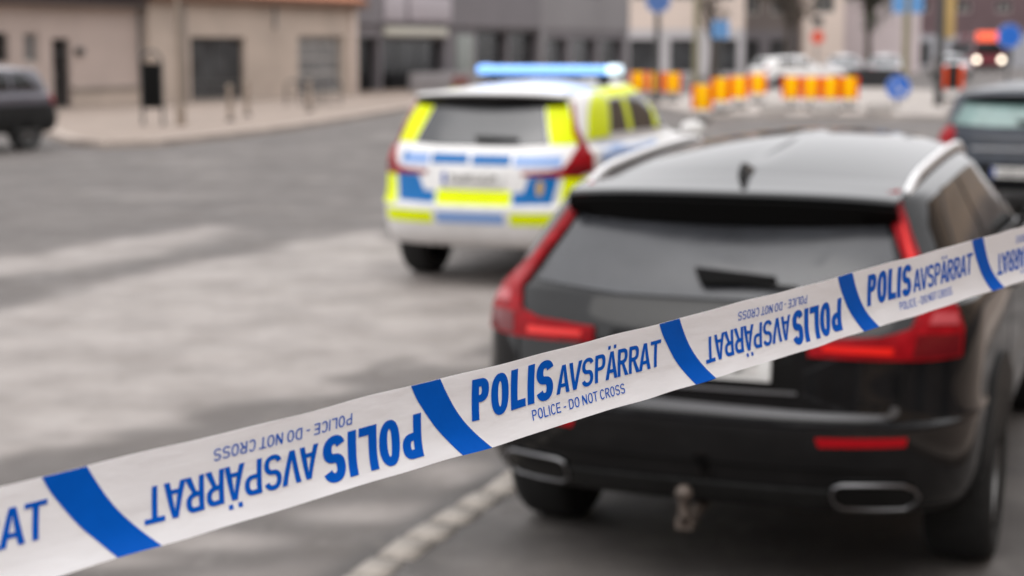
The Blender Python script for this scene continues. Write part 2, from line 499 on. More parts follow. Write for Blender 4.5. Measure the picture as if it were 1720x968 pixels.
def wall(parent, u0, u1, z0, z1, m, y=0.0, depth=6.0, openings=(), reveal=.18, name='wall'):
    bm = bmesh.new()
    us = sorted({u0, u1, *[o[0] for o in openings], *[o[1] for o in openings]})
    zs = sorted({z0, z1, *[o[2] for o in openings], *[o[3] for o in openings]})
    us = [u for u in us if u0 <= u <= u1]; zs = [z for z in zs if z0 <= z <= z1]
    V = {}
    def v(u, yy, z):
        k = (round(u, 4), round(yy, 4), round(z, 4))
        if k not in V: V[k] = bm.verts.new(k)
        return V[k]
    def q(*p): bm.faces.new([v(*a) for a in p])
    inside = lambda u, z: any(o[0] < u < o[1] and o[2] < z < o[3] for o in openings)
    for a, b in zip(us[:-1], us[1:]):
        for c, d in zip(zs[:-1], zs[1:]):
            if not inside((a + b) / 2, (c + d) / 2):
                q((a, y, c), (b, y, c), (b, y, d), (a, y, d))
    for a, b, c, d in [o[:4] for o in openings]:
        a, b, c, d = max(a, u0), min(b, u1), max(c, z0), min(d, z1)
        yr = y + reveal
        q((a, y, c), (a, yr, c), (a, yr, d), (a, y, d)); q((b, y, c), (b, y, d), (b, yr, d), (b, yr, c))
        q((a, y, d), (a, yr, d), (b, yr, d), (b, y, d)); q((a, y, c), (b, y, c), (b, yr, c), (a, yr, c))
    Y = y + depth
    q((u0, y, z0), (u0, y, z1), (u0, Y, z1), (u0, Y, z0)); q((u1, y, z0), (u1, Y, z0), (u1, Y, z1), (u1, y, z1))
    q((u0, y, z1), (u1, y, z1), (u1, Y, z1), (u0, Y, z1)); q((u0, Y, z0), (u0, Y, z1), (u1, Y, z1), (u1, Y, z0))
    bmesh.ops.dissolve_degenerate(bm, dist=1e-5, edges=bm.edges[:])
    return obj(name, bm, m, parent)

def window(parent, u0, u1, z0, z1, y=0.0, fm='frame_dark', pm='pane', fw=.07, mull=(), trans=(), name='window', reveal=.18):
    bm = bmesh.new()
    ya, yb = y + reveal - .07, y + reveal - .005
    bx(bm, u0 + .003, u0 + fw, ya, yb, z0 + .003, z1 - .003); bx(bm, u1 - fw, u1 - .003, ya, yb, z0 + .003, z1 - .003)
    bx(bm, u0 + fw, u1 - fw, ya + .002, yb, z0 + .003, z0 + fw); bx(bm, u0 + fw, u1 - fw, ya + .002, yb, z1 - fw, z1 - .003)
    for u in mull: bx(bm, u - fw / 2, u + fw / 2, ya + .004, yb, z0 + fw, z1 - fw)
    for z in trans: bx(bm, u0 + fw, u1 - fw, ya + .006, yb - .002, z - fw / 2, z + fw / 2)
    f = obj(name, bm, fm, parent)
    us = [u0 + fw * .5] + sorted(mull) + [u1 - fw * .5]; zs = [z0 + fw * .5] + sorted(trans) + [z1 - fw * .5]
    for a, b in zip(us[:-1], us[1:]):
        for c, d in zip(zs[:-1], zs[1:]):
            box('pane', a, b, y + reveal - .04, y + reveal - .03, c, d, pm, f)
    # dark room behind
    return f

# left building: low stucco house, wall runs away from the camera at the street's angle
ANG = math.atan2(.90838, .41814)
b = building('stucco_house', 'low beige stucco building along the left pavement with shop windows', (-13.48, 51.26), ANG)
ops = [(-3.9, -2.68, 1.5, 2.35), (-2.02, -1.38, 1.48, 2.36), (-.78, .02, .12, 2.2)]
wall(b, -16, 3.5, 0, 3.22, 'stucco_pink', 0, 8, ops)
window(b, *ops[0], pm='pane_dark'); window(b, *ops[1], fm='frame_pale', pm='pane_grey')
d = window(b, *ops[2], pm='pane_dark', fw=.06, trans=(1.75,), name='door')
box('handle', -.66, -.63, .06, .10, 1.0, 1.2, 'chrome', d)
box('ledge', .06, 3.49, -.07, .06, .56, .72, 'plinth', b, .01)
box('plinth', .06, 3.49, -.035, .06, .0, .555, 'stucco', b)
box('wall_lamp', .28, .6, -.12, .02, 1.7, 1.92, 'frame_dark', b, .02)
ops2 = [(5.75, 9.0, .18, 2.28), (12.5, 15.8, .2, 2.36)]
wall(b, 3.5, 16.75, 0, 3.45, 'stucco', -.35, 8.3, ops2, name='wall', reveal=.25)
window(b, *ops2[0], y=-.35, reveal=.25, mull=(7.4,), trans=(.75,), pm='pane')
window(b, *ops2[1], y=-.35, reveal=.25, trans=(.95, 1.55, 2.0), mull=(), fm='frame_pale', pm='pane_grey')
box('window_sill', 5.7, 9.05, -.43, -.36, .10, .178, 'plinth', b)
box('pilaster', 5.0, 5.42, -.46, -.352, 0, 3.44, 'plinth', b, .01)
box('pilaster', 16.3, 16.74, -.46, -.352, 0, 3.44, 'cream', b, .01)
tube('drainpipe', [(3.42, -.06, .1), (3.42, -.06, 3.2)], .05, 'galv', b)
tube('drainpipe', [(10.9, -.42, 2.6), (10.9, -.42, 3.4)], .05, 'galv', b)
box('eave', -16.2, 3.3, -.5, .3, 3.225, 3.38, 'eave', b)
box('eave', 3.32, 17.1, -.75, .3, 3.455, 3.68, 'eave_brown', b)
prism('roof', [(-.8, 3.685), (4.0, 5.9), (9.0, 3.685)], 33.4, 'roof_tile', b, axis='x', at=-16.3)

# grey commercial building further along
b = building('grey_shop_building', 'grey clad commercial building with dark shopfronts behind the police car', (-6.0, 67.5), ANG)
ops = [(-.8, 1.4, .12, 2.35), (1.6, 7.35, .12, 2.3), (10.4, 13.9, .3, 2.7), (14.1, 17.4, .3, 2.7), (18.2, 21.2, .4, 2.4), (21.8, 25.2, .4, 2.4), (25.8, 29.2, .4, 2.4)]
wall(b, -1.1, 30, 0, 2.85, 'grey_clad', 0, 12, ops, .4)
wall(b, -1.1, 17.4, 2.86, 7.5, 'grey_clad', -.15, 12, [(9.4, 12.0, 4.6, 6.4), (13.2, 15.8, 4.6, 6.4)], .2)
wall(b, 17.42, 30, 2.86, 7.5, 'grey_clad_light', -.05, 12, [(19, 21.6, 4.6, 6.4), (23, 25.6, 4.6, 6.4)], .2)
for o, y in (((9.4, 12.0, 4.6, 6.4), -.15), ((13.2, 15.8, 4.6, 6.4), -.15), ((19, 21.6, 4.6, 6.4), -.05), ((23, 25.6, 4.6, 6.4), -.05)):
    window(b, *o, y=y, mull=((o[0] + o[1]) / 2,), reveal=.2)
window(b, *ops[0], pm='pane_dark', mull=(.3,), reveal=.4); window(b, *ops[1], pm='pane_dark', mull=(3.5, 5.4), reveal=.4)
for o in ops[2:4]: window(b, *o, pm='pane_dark', mull=((o[0] + o[1]) / 2,), trans=(1.9,), reveal=.4)
for o in ops[4:]: window(b, *o, pm='pane', mull=((o[0] + o[1]) / 2,), reveal=.4)
box('sign_panel', 1.5, 3.3, -.24, -.155, 3.02, 4.1, 'lilac_panel', b, .02)
box('sign_panel', 3.65, 7.5, -.24, -.155, 3.06, 4.1, 'lilac_panel', b, .02)
box('shop_sign', 1.7, 7.3, -.16, -.01, 2.42, 2.78, 'sign_cream', b, .02)
box('pillar', 8.3, 9.9, -.12, -.003, .0, 2.5, 'green_pillar', b, .02)
box('pillar', 17.5, 18.0, -.12, -.003, .0, 2.84, 'grey_clad_light', b, .02)
box('low_block', 2.2, 9.2, -1.3, -.9, .1, .9, 'grey_clad_light', b, .03)
box('step', -1.0, 9.5, -.9, -.41, .1, .22, 'pavement', b)
tag(box('red_bin', 2.1, 2.8, 70.9, 71.3, .1, .75, 'red_item', None, .04), 'small dull red bin on pavement before the dark shopfront', 'bin').location = (-4.6, -1.0, 0)

# buildings across the far end
def facade(name, label, x0, x1, Y, h, m, rows, wcol, low=None, pm='pane', depth=14, ang=0.0):
    b = building(name, label, (x0, Y), ang)
    w = x1 - x0
    ops = []
    for (za, zb) in rows:
        n = wcol
        for k in range(n):
            c = w * (k + .5) / n; hw = min(.75, w / n * .3)
            ops.append((c - hw, c + hw, za, zb))
    zl = 0
    if low:
        zl = 3.2
        lo = [(w * (k + .5) / wcol - min(1.0, w / wcol * .33), w * (k + .5) / wcol + min(1.0, w / wcol * .33), .25, 2.5) for k in range(wcol)]
        wall(b, 0, w, 0, zl, low, -.06, depth, lo, .25, name='ground_floor')
        for o in lo: window(b, *o, y=-.06, pm='pane', reveal=.25, fw=.09)
        zl += .005
    wall(b, 0, w, zl, h, m, 0, depth, [o for o in ops if o[2] > zl], .2)
    for o in ops:
        if o[2] > zl: window(b, *o, pm=pm, reveal=.2, fw=.09, fm='frame_pale', mull=((o[0] + o[1]) / 2,))
    box('cornice', -.1, w + .1, -.25, .1, h + .003, h + .3, 'plinth', b)
    prism('roof', [(-.2, h + .305), (depth / 2, h + 2.8), (depth + .1, h + .305)], w, 'brown_grey', b, axis='x', at=0.0)
    return b
facade('cream_house', 'cream building with pale grey ground floor left of the dark facade', 7.6, 16.0, 116, 11, 'cream', [(5.2, 7), (8, 9.8)], 3, low='pale_grey')
facade('brown_building', 'dark grey brown building between the two cream facades', 16.3, 20.9, 124, 12, 'brown_grey', [(4.4, 6.2), (8, 9.8)], 2, low='grey_clad')
facade('narrow_cream_house', 'narrow cream facade behind the round red sign', 21.1, 24.0, 122, 10, 'cream', [(4.4, 6.2), (7.5, 9.2)], 1)
facade('pink_house', 'pale pink grey facade right of the bare dark tree', 24.2, 31.0, 128, 12, 'pinkish', [(5.4, 7.2), (8.5, 10.3)], 3)
b = facade('dark_red_hall', 'dark red and grey building above the bus', 34.0, 66.0, 165, 8.5, 'maroon', [(5.4, 6.4)], 8, low='steel_grey', pm='pane_dark')

# the street goes on unseen: houses right and behind, added for car reflections
facade('brick_building', 'long ochre brick building along the right side of the street', 0, 135, 0, 11, 'ochre_brick', [(4.4, 6.2), (7.6, 9.4)], 24, low='brown_grey', depth=12).location = (8.6, -24, 0)
bpy.data.objects['brick_building'].rotation_euler = (0, 0, R(270 - 21.2))
bpy.data.objects['brick_building'].location = (50.5, 104.1, 0)
facade('unseen_building', 'unseen dark brown building added behind the photographer for reflections', -45, 45, 0, 13, 'brown_grey', [(4.4, 6.2), (7.6, 9.4)], 20, low='brown_grey', depth=12)
bpy.data.objects['unseen_building'].location = (40, -24, 0); bpy.data.objects['unseen_building'].rotation_euler = (0, 0, math.pi)

# ------------------------------------------------------------------ cars
def levels_wagon():
    #        z     w     yr    yf    R    p    a    d
    return [(.33, .78, .30, 4.40, .40, 3.0, .0, .0), (.35, .86, .17, 4.58, .45, 3.0, .0, .0), (.42, .905, .085, 4.68, .50, 3.0, .0, .0),
            (.55, .925, .025, 4.73, .52, 2.9, .0, .0), (.65, .930, .0, 4.74, .54, 2.8, .0, .0), (.682, .930, .003, 4.745, .54, 2.8, .0, .0),
            (.694, .927, .036, 4.74, .52, 2.8, .0, .01), (.75, .922, .056, 4.735, .5, 2.8, .0, .02), (.86, .922, .075, 4.70, .5, 2.8, .0, .06),
            (.96, .918, .098, 4.62, .5, 2.8, .0, .11), (1.03, .905, .14, 4.50, .5, 2.8, .0, .15), (1.06, .885, .165, 4.2, .48, 2.9, .0, .15),
            (1.08, .85, .195, 3.55, .46, 3.0, .0, .08), (1.18, .81, .28, 3.26, .44, 3.2, .01, .0), (1.30, .755, .395, 2.98, .42, 3.4, .03, .0),
            (1.39, .71, .48, 2.78, .40, 3.6, .045, .0), (1.447, .672, .535, 2.68, .38, 3.6, .06, .0), (1.462, .61, .575, 2.64, .36, 3.6, .07, .0),
            (1.462, .44, .66, 2.58, .34, 3.4, .07, .0), (1.462, .22, .78, 2.52, .3, 3.0, .07, .0), (1.462, .02, .95, 2.45, .2, 2.5, .07, .0)]

def levels_suv(top=1.64, belt=1.14, tilt=.85):
    out = []
    for z, w, yr, yf, r, p, a, d in levels_wagon():
        if z > 1.08: zz = belt + (z - 1.08) / (1.462 - 1.08) * (top - .09 - belt)
        elif z > .7: zz = .7 + (z - .7) / .38 * (belt - .7)
        else: zz = z
        if z > 1.08: w = w * (1 + .085 * min(1, (z - 1.08) / .3))
        out.append((zz, w, yr if z < 1.07 else .18 + (yr - .18) * tilt, yf, r, p, a * .4, d))
    return out

def car_body(levels, k=3, nphi=26, nside=24, nf=16):
    L = np.array(levels); n = len(L)
    t = np.linspace(0, n - 1, (n - 1) * k + 1)
    cols = [pchip(t, np.arange(n), L[:, i]) for i in range(8)]
    rings = []; zedge = L[-1, 0] - .05
    for z, w, yr, yf, r, p, a, d in zip(*cols):
        ph = np.linspace(0, math.pi / 2, nphi)
        ph = ph - .12 * np.sin(4 * ph) / 4
        x = w * np.sin(ph) ** (2 / p); y = yr + r * (1 - np.cos(ph) ** (2 / p))
        RF = min(.8, (yf - yr) * .35)
        ys = np.linspace(yr + r, yf - RF, nside + 2)[1:-1]
        pf = np.linspace(math.pi / 2, 0, nf)
        xf = w * np.sin(pf) ** (2 / 2.4); yfr = yf - RF * (1 - np.cos(pf) ** (2 / 2.4))
        X = np.concatenate([x, np.full(len(ys), w), xf]); Y = np.concatenate([y, ys, yfr])
        X = X * (1 - .05 * np.clip((1.3 - Y) / 1.3, 0, 1) ** 1.6 - .05 * np.clip((Y - 3.4) / 1.3, 0, 1) ** 2)
        Z = z - a * (Y - 2.25) ** 2 / 2.9 - d * np.clip((Y - 3.2) / 1.5, 0, 1) ** 1.5
        q = (Y - 2.25) ** 2 / 2.9
        Z = Z + np.clip((z - zedge) / .05, 0, 1) * np.clip(.09 - .055 * q, .01, 1) * np.clip(1 - (X / .665) ** 2, 0, 1)
        rings.append(np.stack([X, Y, Z], 1))
    bm = bmesh.new(); grid = []
    for rg in rings:
        h = len(rg)
        row = [bm.verts.new(c) for c in rg]
        mir = [bm.verts.new((-c[0], c[1], c[2])) for c in rg[1:-1]]
        grid.append(row + mir[::-1])
    for A, B in zip(grid[:-1], grid[1:]):
        m = len(A)
        for i in range(m):
            bm.faces.new((A[i], A[(i + 1) % m], B[(i + 1) % m], B[i]))
    bm.faces.new(grid[0][::-1]); bm.faces.new(grid[-1])
    bmesh.ops.remove_doubles(bm, verts=bm.verts, dist=1e-5)
    bmesh.ops.recalc_face_normals(bm, faces=bm.faces)
    return bm

def cut_arches(bm, spots, rad, half_in):
    """wheel arches cut as real openings"""
    me = bpy.data.meshes.new('tmp_body'); bm.to_mesh(me); bm.free()
    ob = bpy.data.objects.new('tmp_body', me); C.objects.link(ob)
    me.materials.append(None); me.materials.append(M['liner'])
    cb = bmesh.new()
    for y, z in spots:
        for sx in (-1, 1):
            r = bmesh.ops.create_cone(cb, cap_ends=True, segments=40, radius1=rad, radius2=rad, depth=1.0)
            for v in r['verts']:
                v.co = Vector((sx * (half_in + .5) + v.co.z, y + v.co.x, z + v.co.y))
    cme = bpy.data.meshes.new('tmp_cut'); bmesh.ops.recalc_face_normals(cb, faces=cb.faces); cb.to_mesh(cme); cb.free()
    cme.materials.append(None); cme.materials.append(M['liner'])
    for p in cme.polygons: p.material_index = 1
    co = bpy.data.objects.new('tmp_cut', cme); C.objects.link(co)
    md = ob.modifiers.new('b', 'BOOLEAN'); md.operation = 'DIFFERENCE'; md.object = co; md.solver = 'EXACT'
    dg = bpy.context.evaluated_depsgraph_get()
    res = bpy.data.meshes.new_from_object(ob.evaluated_get(dg))
    bpy.data.objects.remove(ob); bpy.data.objects.remove(co)
    out = bmesh.new(); out.from_mesh(res); bpy.data.meshes.remove(res)
    return out

class Car:
    def __init__(self, name, label, cat, loc, heading, levels, paint, group=None, wheels=(1.03, 3.87), rad=.345, lower='trim', lower_z=.45, k=3, hi=True, glass='glass', rear_glass='dusty_glass', kz=1.0):
        self.root = thing(name, label, cat, loc, -heading, group)
        self.kz = kz
        bm = car_body(levels, k if hi else 2, 26 if hi else 14, 24 if hi else 12, 16 if hi else 10)
        self.bvh = BVHTree.FromBMesh(bm)
        bm = cut_arches(bm, [(y, rad) for y in wheels], rad + .045, .60)
        self.paint = paint
        bumper_z = .64
        groups = {'body': [], 'rear_bumper': [], 'front_bumper': [], 'sill_cladding': []}
        for f in bm.faces:
            c = f.calc_center_median()
            if f.material_index == 1: groups['body'].append(f)
            elif c.z < lower_z and not (c.y < .95 or c.y > 4.2): groups['sill_cladding'].append(f)
            elif c.z < bumper_z * (kz if kz > 1 else 1) and c.y < .62: groups['rear_bumper'].append(f)
            elif c.z < .62 and c.y > 4.2: groups['front_bumper'].append(f)
            else: groups['body'].append(f)
        bm.faces.index_update()
        for nm, fs in groups.items():
            ids = {f.index for f in fs}
            b2 = bm.copy()
            bmesh.ops.delete(b2, geom=[f for f in b2.faces if f.index not in ids], context='FACES')
            for f in b2.faces:
                if f.material_index != 1:
                    c = f.calc_center_median()
                    f.material_index = 2 if (c.z < lower_z and lower != paint) else 0
            o = obj(nm, b2, [paint, 'liner', lower], self.root, smooth=True, angle=32)
        bm.free()
        self.wheels(wheels, rad)

    def wheels(self, ys, rad):
        prof = [(-.11, rad * .66), (-.124, rad * .80), (-.120, rad * .93), (-.095, rad * .985), (-.06, rad), (.06, rad), (.095, rad * .985), (.120, rad * .93), (.124, rad * .80), (.11, rad * .66)]
        bm = bmesh.new(); lathe_bm(bm, prof, 44, 'x'); bmesh.ops.recalc_face_normals(bm, faces=bm.faces)
        tm = bpy.data.meshes.new('tyre'); bm.to_mesh(tm); bm.free(); tm.materials.append(M['tyre']); tm.polygons.foreach_set('use_smooth', [True] * len(tm.polygons))
        bm = bmesh.new()
        lathe_bm(bm, [(-.10, rad * .67), (.06, rad * .64), (.098, rad * .67), (.104, rad * .655), (.098, rad * .62), (.02, rad * .60), (.0, rad * .2)], 40, 'x')
        for k in range(5):
            for off in (-.16, .16):
                a = 2 * math.pi * k / 5 + off
                vs = bx(bm, .045, .085, -.016, .016, rad * .12, rad * .63, .005)
                vs = [v for v in bm.verts if v.is_valid and not v.tag]
                for v in bm.verts:
                    pass
                sel = [v for v in bm.verts if v.index == -1]
                # rotate the just-made bar: it is whatever is not tagged yet
                for v in bm.verts:
                    if not v.tag and abs(v.co.y) <= .0161 and .044 <= v.co.x <= .0851 and rad * .11 < v.co.z < rad * .64:
                        v.co = Matrix.Rotation(a, 4, 'X') @ v.co; v.tag = True
        r = bmesh.ops.create_cone(bm, cap_ends=True, segments=20, radius1=.06, radius2=.05, depth=.05)
        for v in r['verts']: v.co = Vector((v.co.z + .06, v.co.x, v.co.y))
        rm = bpy.data.meshes.new('rim'); bm.to_mesh(rm); bm.free(); rm.materials.append(M['rim'])
        bm = bmesh.new(); r = bmesh.ops.create_cone(bm, cap_ends=True, segments=28, radius1=rad * .5, radius2=rad * .5, depth=.02)
        for v in r['verts']: v.co = Vector((v.co.z + .0, v.co.x, v.co.y))
        dm = bpy.data.meshes.new('brake_disc'); bm.to_mesh(dm); bm.free(); dm.materials.append(M['rim_dark'])
        for y in ys:
            for sx in (-1, 1):
                w = sub_empty('wheel', self.root, (sx * .81, y, rad), (0, 0, 0 if sx > 0 else math.pi))
                for nm, mm in (('tyre', tm), ('rim', rm), ('brake_disc', dm)):
                    o = bpy.data.objects.new(nm, mm); C.objects.link(o); o.parent = w

    AX = {'rear': (Vector((0, 1, 0)), lambda a, b: Vector((a, -1.5, b))),
          'right': (Vector((-1, 0, 0)), lambda a, b: Vector((2.0, a, b))),
          'left': (Vector((1, 0, 0)), lambda a, b: Vector((-2.0, a, b))),
          'front': (Vector((0, -1, 0)), lambda a, b: Vector((a, 6.5, b))),
          'top': (Vector((0, 0, -1)), lambda a, b: Vector((a, b, 3.0)))}

    def patch(self, name, poly, axis, m, off=.006, depth=.02, parent=None, step=.06, inner=None):
        d, org = self.AX[axis]
        bm = bmesh.new()
        f = bm.faces.new([bm.verts.new((a, b, 0)) for a, b in poly])
        bmesh.ops.triangulate(bm, faces=[f])
        pa = np.array(poly)
        for ax in (0, 1):
            lo, hi = pa[:, ax].min(), pa[:, ax].max()
            n = int((hi - lo) / step)
            for i in range(1, n + 1):
                cc = lo + (hi - lo) * i / (n + 1)
                nrm = (1, 0, 0) if ax == 0 else (0, 1, 0)
                bmesh.ops.bisect_plane(bm, geom=bm.verts[:] + bm.edges[:] + bm.faces[:], plane_co=(cc, 0, 0) if ax == 0 else (0, cc, 0), plane_no=nrm, dist=1e-6)
        nor = {}
        for v in bm.verts:
            o = org(v.co.x, v.co.y)
            hit = self.bvh.ray_cast(o, d)
            if hit[0] is None:
                hit = self.bvh.find_nearest(o + d * 1.6)
            n = hit[1]
            v.co = hit[0] + n * off; nor[v] = n
        be = [e for e in bm.edges if e.is_boundary]
        r = bmesh.ops.extrude_edge_only(bm, edges=be)
        ev = [g for g in r['geom'] if isinstance(g, bmesh.types.BMVert)]
        for v in ev:
            src = [e.other_vert(v) for e in v.link_edges if e.other_vert(v) in nor]
            if src: v.co = v.co - nor[src[0]] * depth
        bmesh.ops.recalc_face_normals(bm, faces=bm.faces)
        # make sure outside points outwards
        fs = max(bm.faces, key=lambda f: f.calc_area())
        fs.normal_update()
        c0 = fs.verts[0]
        if c0 in nor and fs.normal.dot(nor[c0]) < 0:
            bmesh.ops.reverse_faces(bm, faces=bm.faces)
        return obj(name, bm, m, parent or self.root, smooth=True, angle=45)

    def both(self, name, poly, axis, m, **k):
        a = self.patch(name, poly, axis, m, **k)
        if axis in ('rear', 'front', 'top'):
            k2 = dict(k)
            if 'parents' in k2: k2.pop('parents')
            b = self.patch(name, [(-x, y) for x, y in poly][::-1], axis, m, **k2)
        else:
            b = self.patch(name, poly, 'left' if axis == 'right' else 'right', m, **k)
        return a, b

    def mirror(self, y=3.2, z=1.02, w=.88, m=None):
        for sx in (-1, 1):
            bm = bmesh.new()
            r = bmesh.ops.create_uvsphere(bm, u_segments=16, v_segments=10, radius=1)
            for v in r['verts']:
                v.co = Vector((sx * (w + .11) + v.co.x * .115, y + v.co.y * (.075 if v.co.y > 0 else .03), z + v.co.z * .075))
            h = obj('door_mirror', bm, m or self.paint, self.root, smooth=True)
            box('mirror_arm', sx * (w - .05) - .03, sx * (w - .05) + .06, y - .015, y + .03, z - .06, z - .02, 'trim', h)

    def plate(self, y, z, tilt=0.0, w=.26, h=.055, blue=True):
        bm = bmesh.new(); bx(bm, -w, w, -.006, .006, -h, h, .003)
        o = obj('license_plate', bm, 'plate', self.root, smooth=True); o.location = (0, y, z); o.rotation_euler = (tilt, 0, 0)
        if blue: box('plate_band', -w + .004, -w + .04, -.0085, -.0063, -h + .006, h - .006, 'plate_blue', o)
        bm = bmesh.new(); bx(bm, -.19, .215, -.0082, -.0063, -h * .6, h * .6)
        obj('plate_smudge', bm, 'plate_ink', o)
        return o

def side_windows(car, z0, zt, polys, m='glass'):
    out = []
    for poly in polys:
        a, b = car.both('side_window', poly, 'right', m, off=.004, depth=.012)
        out.append((a, b))
    return out

# ---- black estate in the parking row
HB = R(21.2)
def annulus(cy, cz, r0, r1, a0=-12, a1=192, n=26):
    out = [(cy + r1 * math.cos(R(a0 + (a1 - a0) * k / n)), cz + r1 * math.sin(R(a0 + (a1 - a0) * k / n))) for k in range(n + 1)]
    return out + [(cy + r0 * math.cos(R(a1 - (a1 - a0) * k / n)), cz + r0 * math.sin(R(a1 - (a1 - a0) * k / n))) for k in range(n + 1)]

def spoiler(car, half, yb, zt, m, lip='gloss_black', rise=0.0):
    """tail spoiler swept across the roof edge, dark lip below"""
    prof = [(yb + .40, 9), (yb + .30, 9), (yb + .15, zt + .017), (yb + .06, zt + .0105), (yb + .035, zt + .0085), (yb + .015, zt + .005), (yb, zt - .006), (yb + .012, zt - .022)]
    prof2 = [(yb + .012, zt - .022), (yb + .055, zt - .098), (yb + .20, zt - .11)]
    def sweep(pr, mm, nm, par):
        bm = bmesh.new(); rows = []
        N = 28
        for i in range(N + 1):
            x = -half + 2 * half * i / N
            q = abs(x) / half
            row = []
            for k, (y, z) in enumerate(pr):
                xx, yy, zz = x, y + .10 * q ** 2.4, z - .022 * q ** 3 + (0 if len(pr) > 3 else .5 * (zt - .022 - z) * q ** 7)
                if z > 8:
                    hit = car.bvh.ray_cast(Vector((xx, yy, 3)), Vector((0, 0, -1)))[0]
                    zz = (hit.z if hit else zt) + (.001 if k == 0 else .004)
                row.append(bm.verts.new((xx, yy, zz)))
            rows.append(row)
        for A, B in zip(rows[:-1], rows[1:]):
            for k in range(len(pr) - 1):
                bm.faces.new((A[k], B[k], B[k + 1], A[k + 1]))
        if len(pr) > 3:
            pass
        bmesh.ops.recalc_face_normals(bm, faces=bm.faces)
        g = bmesh.ops.solidify(bm, geom=bm.faces[:], thickness=.012)
        return obj(nm, bm, mm, par, smooth=True, angle=50)
    top = sweep(prof, m, 'spoiler', car.root)
    sweep(prof2, lip, 'spoiler_lip', top)
    return top

def rails(car, half, y0, y1, m='rail', r=.017, h=.045):
    for sx in (-1, 1):
        pts = []
        N = 22
        for i in range(N + 1):
            y = y0 + (y1 - y0) * i / N
            hit = car.bvh.ray_cast(Vector((sx * half, y, 3)), Vector((0, 0, -1)))
            e = min(1, min(i, N - i) / 2.5)
            pts.append((sx * half, y, hit[0].z - .012 + (h + .012) * e))
        tube('roof_rail', pts, r, m, car.root, n=10, squash=1.35)

def tail_ring(name, x0, x1, z0, z1, y, m, parent, r=.009, skew=0.0):
    pts = [(a, y + .10 * max(0, abs(a) - .45) ** 1.2, b) for a, b in rrect(x0, x1, z0, z1, min(.034, (z1 - z0) * .45), 5)]
    return tube(name, pts, r, m, parent, n=8, closed=True)

blk = Car('black_estate_car', 'black estate car with silver roof rails parked right behind the tape', 'car', (0.60, 5.51, 0), HB, levels_wagon(), 'black_paint', lower_z=.40)
rg = blk.patch('rear_window', [(-.665, 1.085), (-.64, 1.12), (-.525, 1.40), (.525, 1.40), (.64, 1.12), (.665, 1.085), (.3, 1.065), (-.3, 1.065)], 'rear', 'dusty_glass', off=.004, depth=.012)
lamp = [(.535, 1.40), (.575, 1.41), (.64, 1.28), (.71, 1.155), (.785, 1.09), (.82, 1.04), (.842, .98), (.84, .895), (.75, .89), (.60, .892), (.375, .90), (.375, .955), (.60, .965), (.69, .99), (.715, 1.06), (.68, 1.12), (.60, 1.26)]
for tl, sx in zip(blk.both('tail_light', lamp, 'rear', 'lamp_red', off=.014, depth=.04, step=.04), (1, -1)):
    f = (lambda P: [(sx * x, z) for x, z in P][::sx])
    blk.patch('light_strip', f([(.42, .918), (.64, .908), (.64, .932), (.42, .936)]), 'rear', 'lamp_lit', off=.018, depth=.006, parent=tl, step=.03)
    blk.patch('light_strip', f([(.60, 1.31), (.612, 1.30), (.70, 1.13), (.675, 1.13)]), 'rear', 'lamp_lit' if sx > 0 else 'lamp_red', off=.018, depth=.006, parent=tl, step=.03)
    blk.patch('clear_lens', f([(.74, 1.0), (.825, .995), (.815, 1.03), (.75, 1.035)]), 'rear', 'lamp_clear', off=.018, depth=.006, parent=tl, step=.03)
    blk.patch('lower_lens', f([(.70, .90), (.832, .902), (.832, .965), (.71, .97)]), 'rear', 'lamp_dark', off=.017, depth=.006, parent=tl, step=.03)
spoiler(blk, .60, .36, 1.412, 'black_paint', lip='liner')
# window wiper in the middle of the glass
w = blk.patch('rear_wiper', [(-.055, 1.145), (.235, 1.128), (.235, 1.108), (.0, 1.095), (-.02, 1.10)], 'rear', 'liner', off=.03, depth=.035, step=.05)
blk.patch('wiper_blade', [(.0, 1.118), (.315, 1.106), (.315, 1.096), (.0, 1.105)], 'rear', 'trim', off=.02, depth=.015, parent=w)
blk.patch('plate_recess', [(-.36, .795), (-.33, .785), (.33, .785), (.36, .795), (.31, .955), (-.31, .955)], 'rear', 'gloss_black', off=.003, depth=.01)
for sx in (-1, 1):
    blk.patch('tailgate_seam', [(sx * x, z) for x, z in [(.69, .885), (.70, .885), (.675, .745), (.665, .745)]][::-sx], 'rear', 'liner', off=.001, depth=.004)
blk.patch('tailgate_seam', [(-.66, .742), (.66, .742), (.66, .75), (-.66, .75)], 'rear', 'liner', off=.001, depth=.004)
blk.plate(.062, .868, R(-5))
blk.patch('tailgate_trim', [(-.345, .772), (.345, .772), (.345, .783), (-.345, .783)], 'rear', 'chrome', off=.008, depth=.015)
blk.patch('bumper_sheen', [(-.62, .700), (.62, .700), (.66, .706), (.675, .722), (.668, .742), (.645, .744), (.648, .728), (.63, .716), (-.63, .716), (-.648, .728), (-.645, .744), (-.668, .742), (-.675, .722), (-.66, .706)], 'rear', 'sheen_satin', off=.004, depth=.012)  # sky reflection along the bumper ledge, added as a pale strip
blk.patch('bumper_groove', [(-.7, .515), (.7, .515), (.7, .53), (-.7, .53)], 'rear', 'gloss_black', off=.003, depth=.01)
blk.patch('skid_plate', [(-.42, .38), (.42, .38), (.46, .455), (-.46, .455)], 'rear', 'trim', off=.012, depth=.03)
blk.both('reflector', [(.43, .612), (.70, .617), (.705, .645), (.42, .642)], 'rear', 'reflector', off=.006, depth=.015)
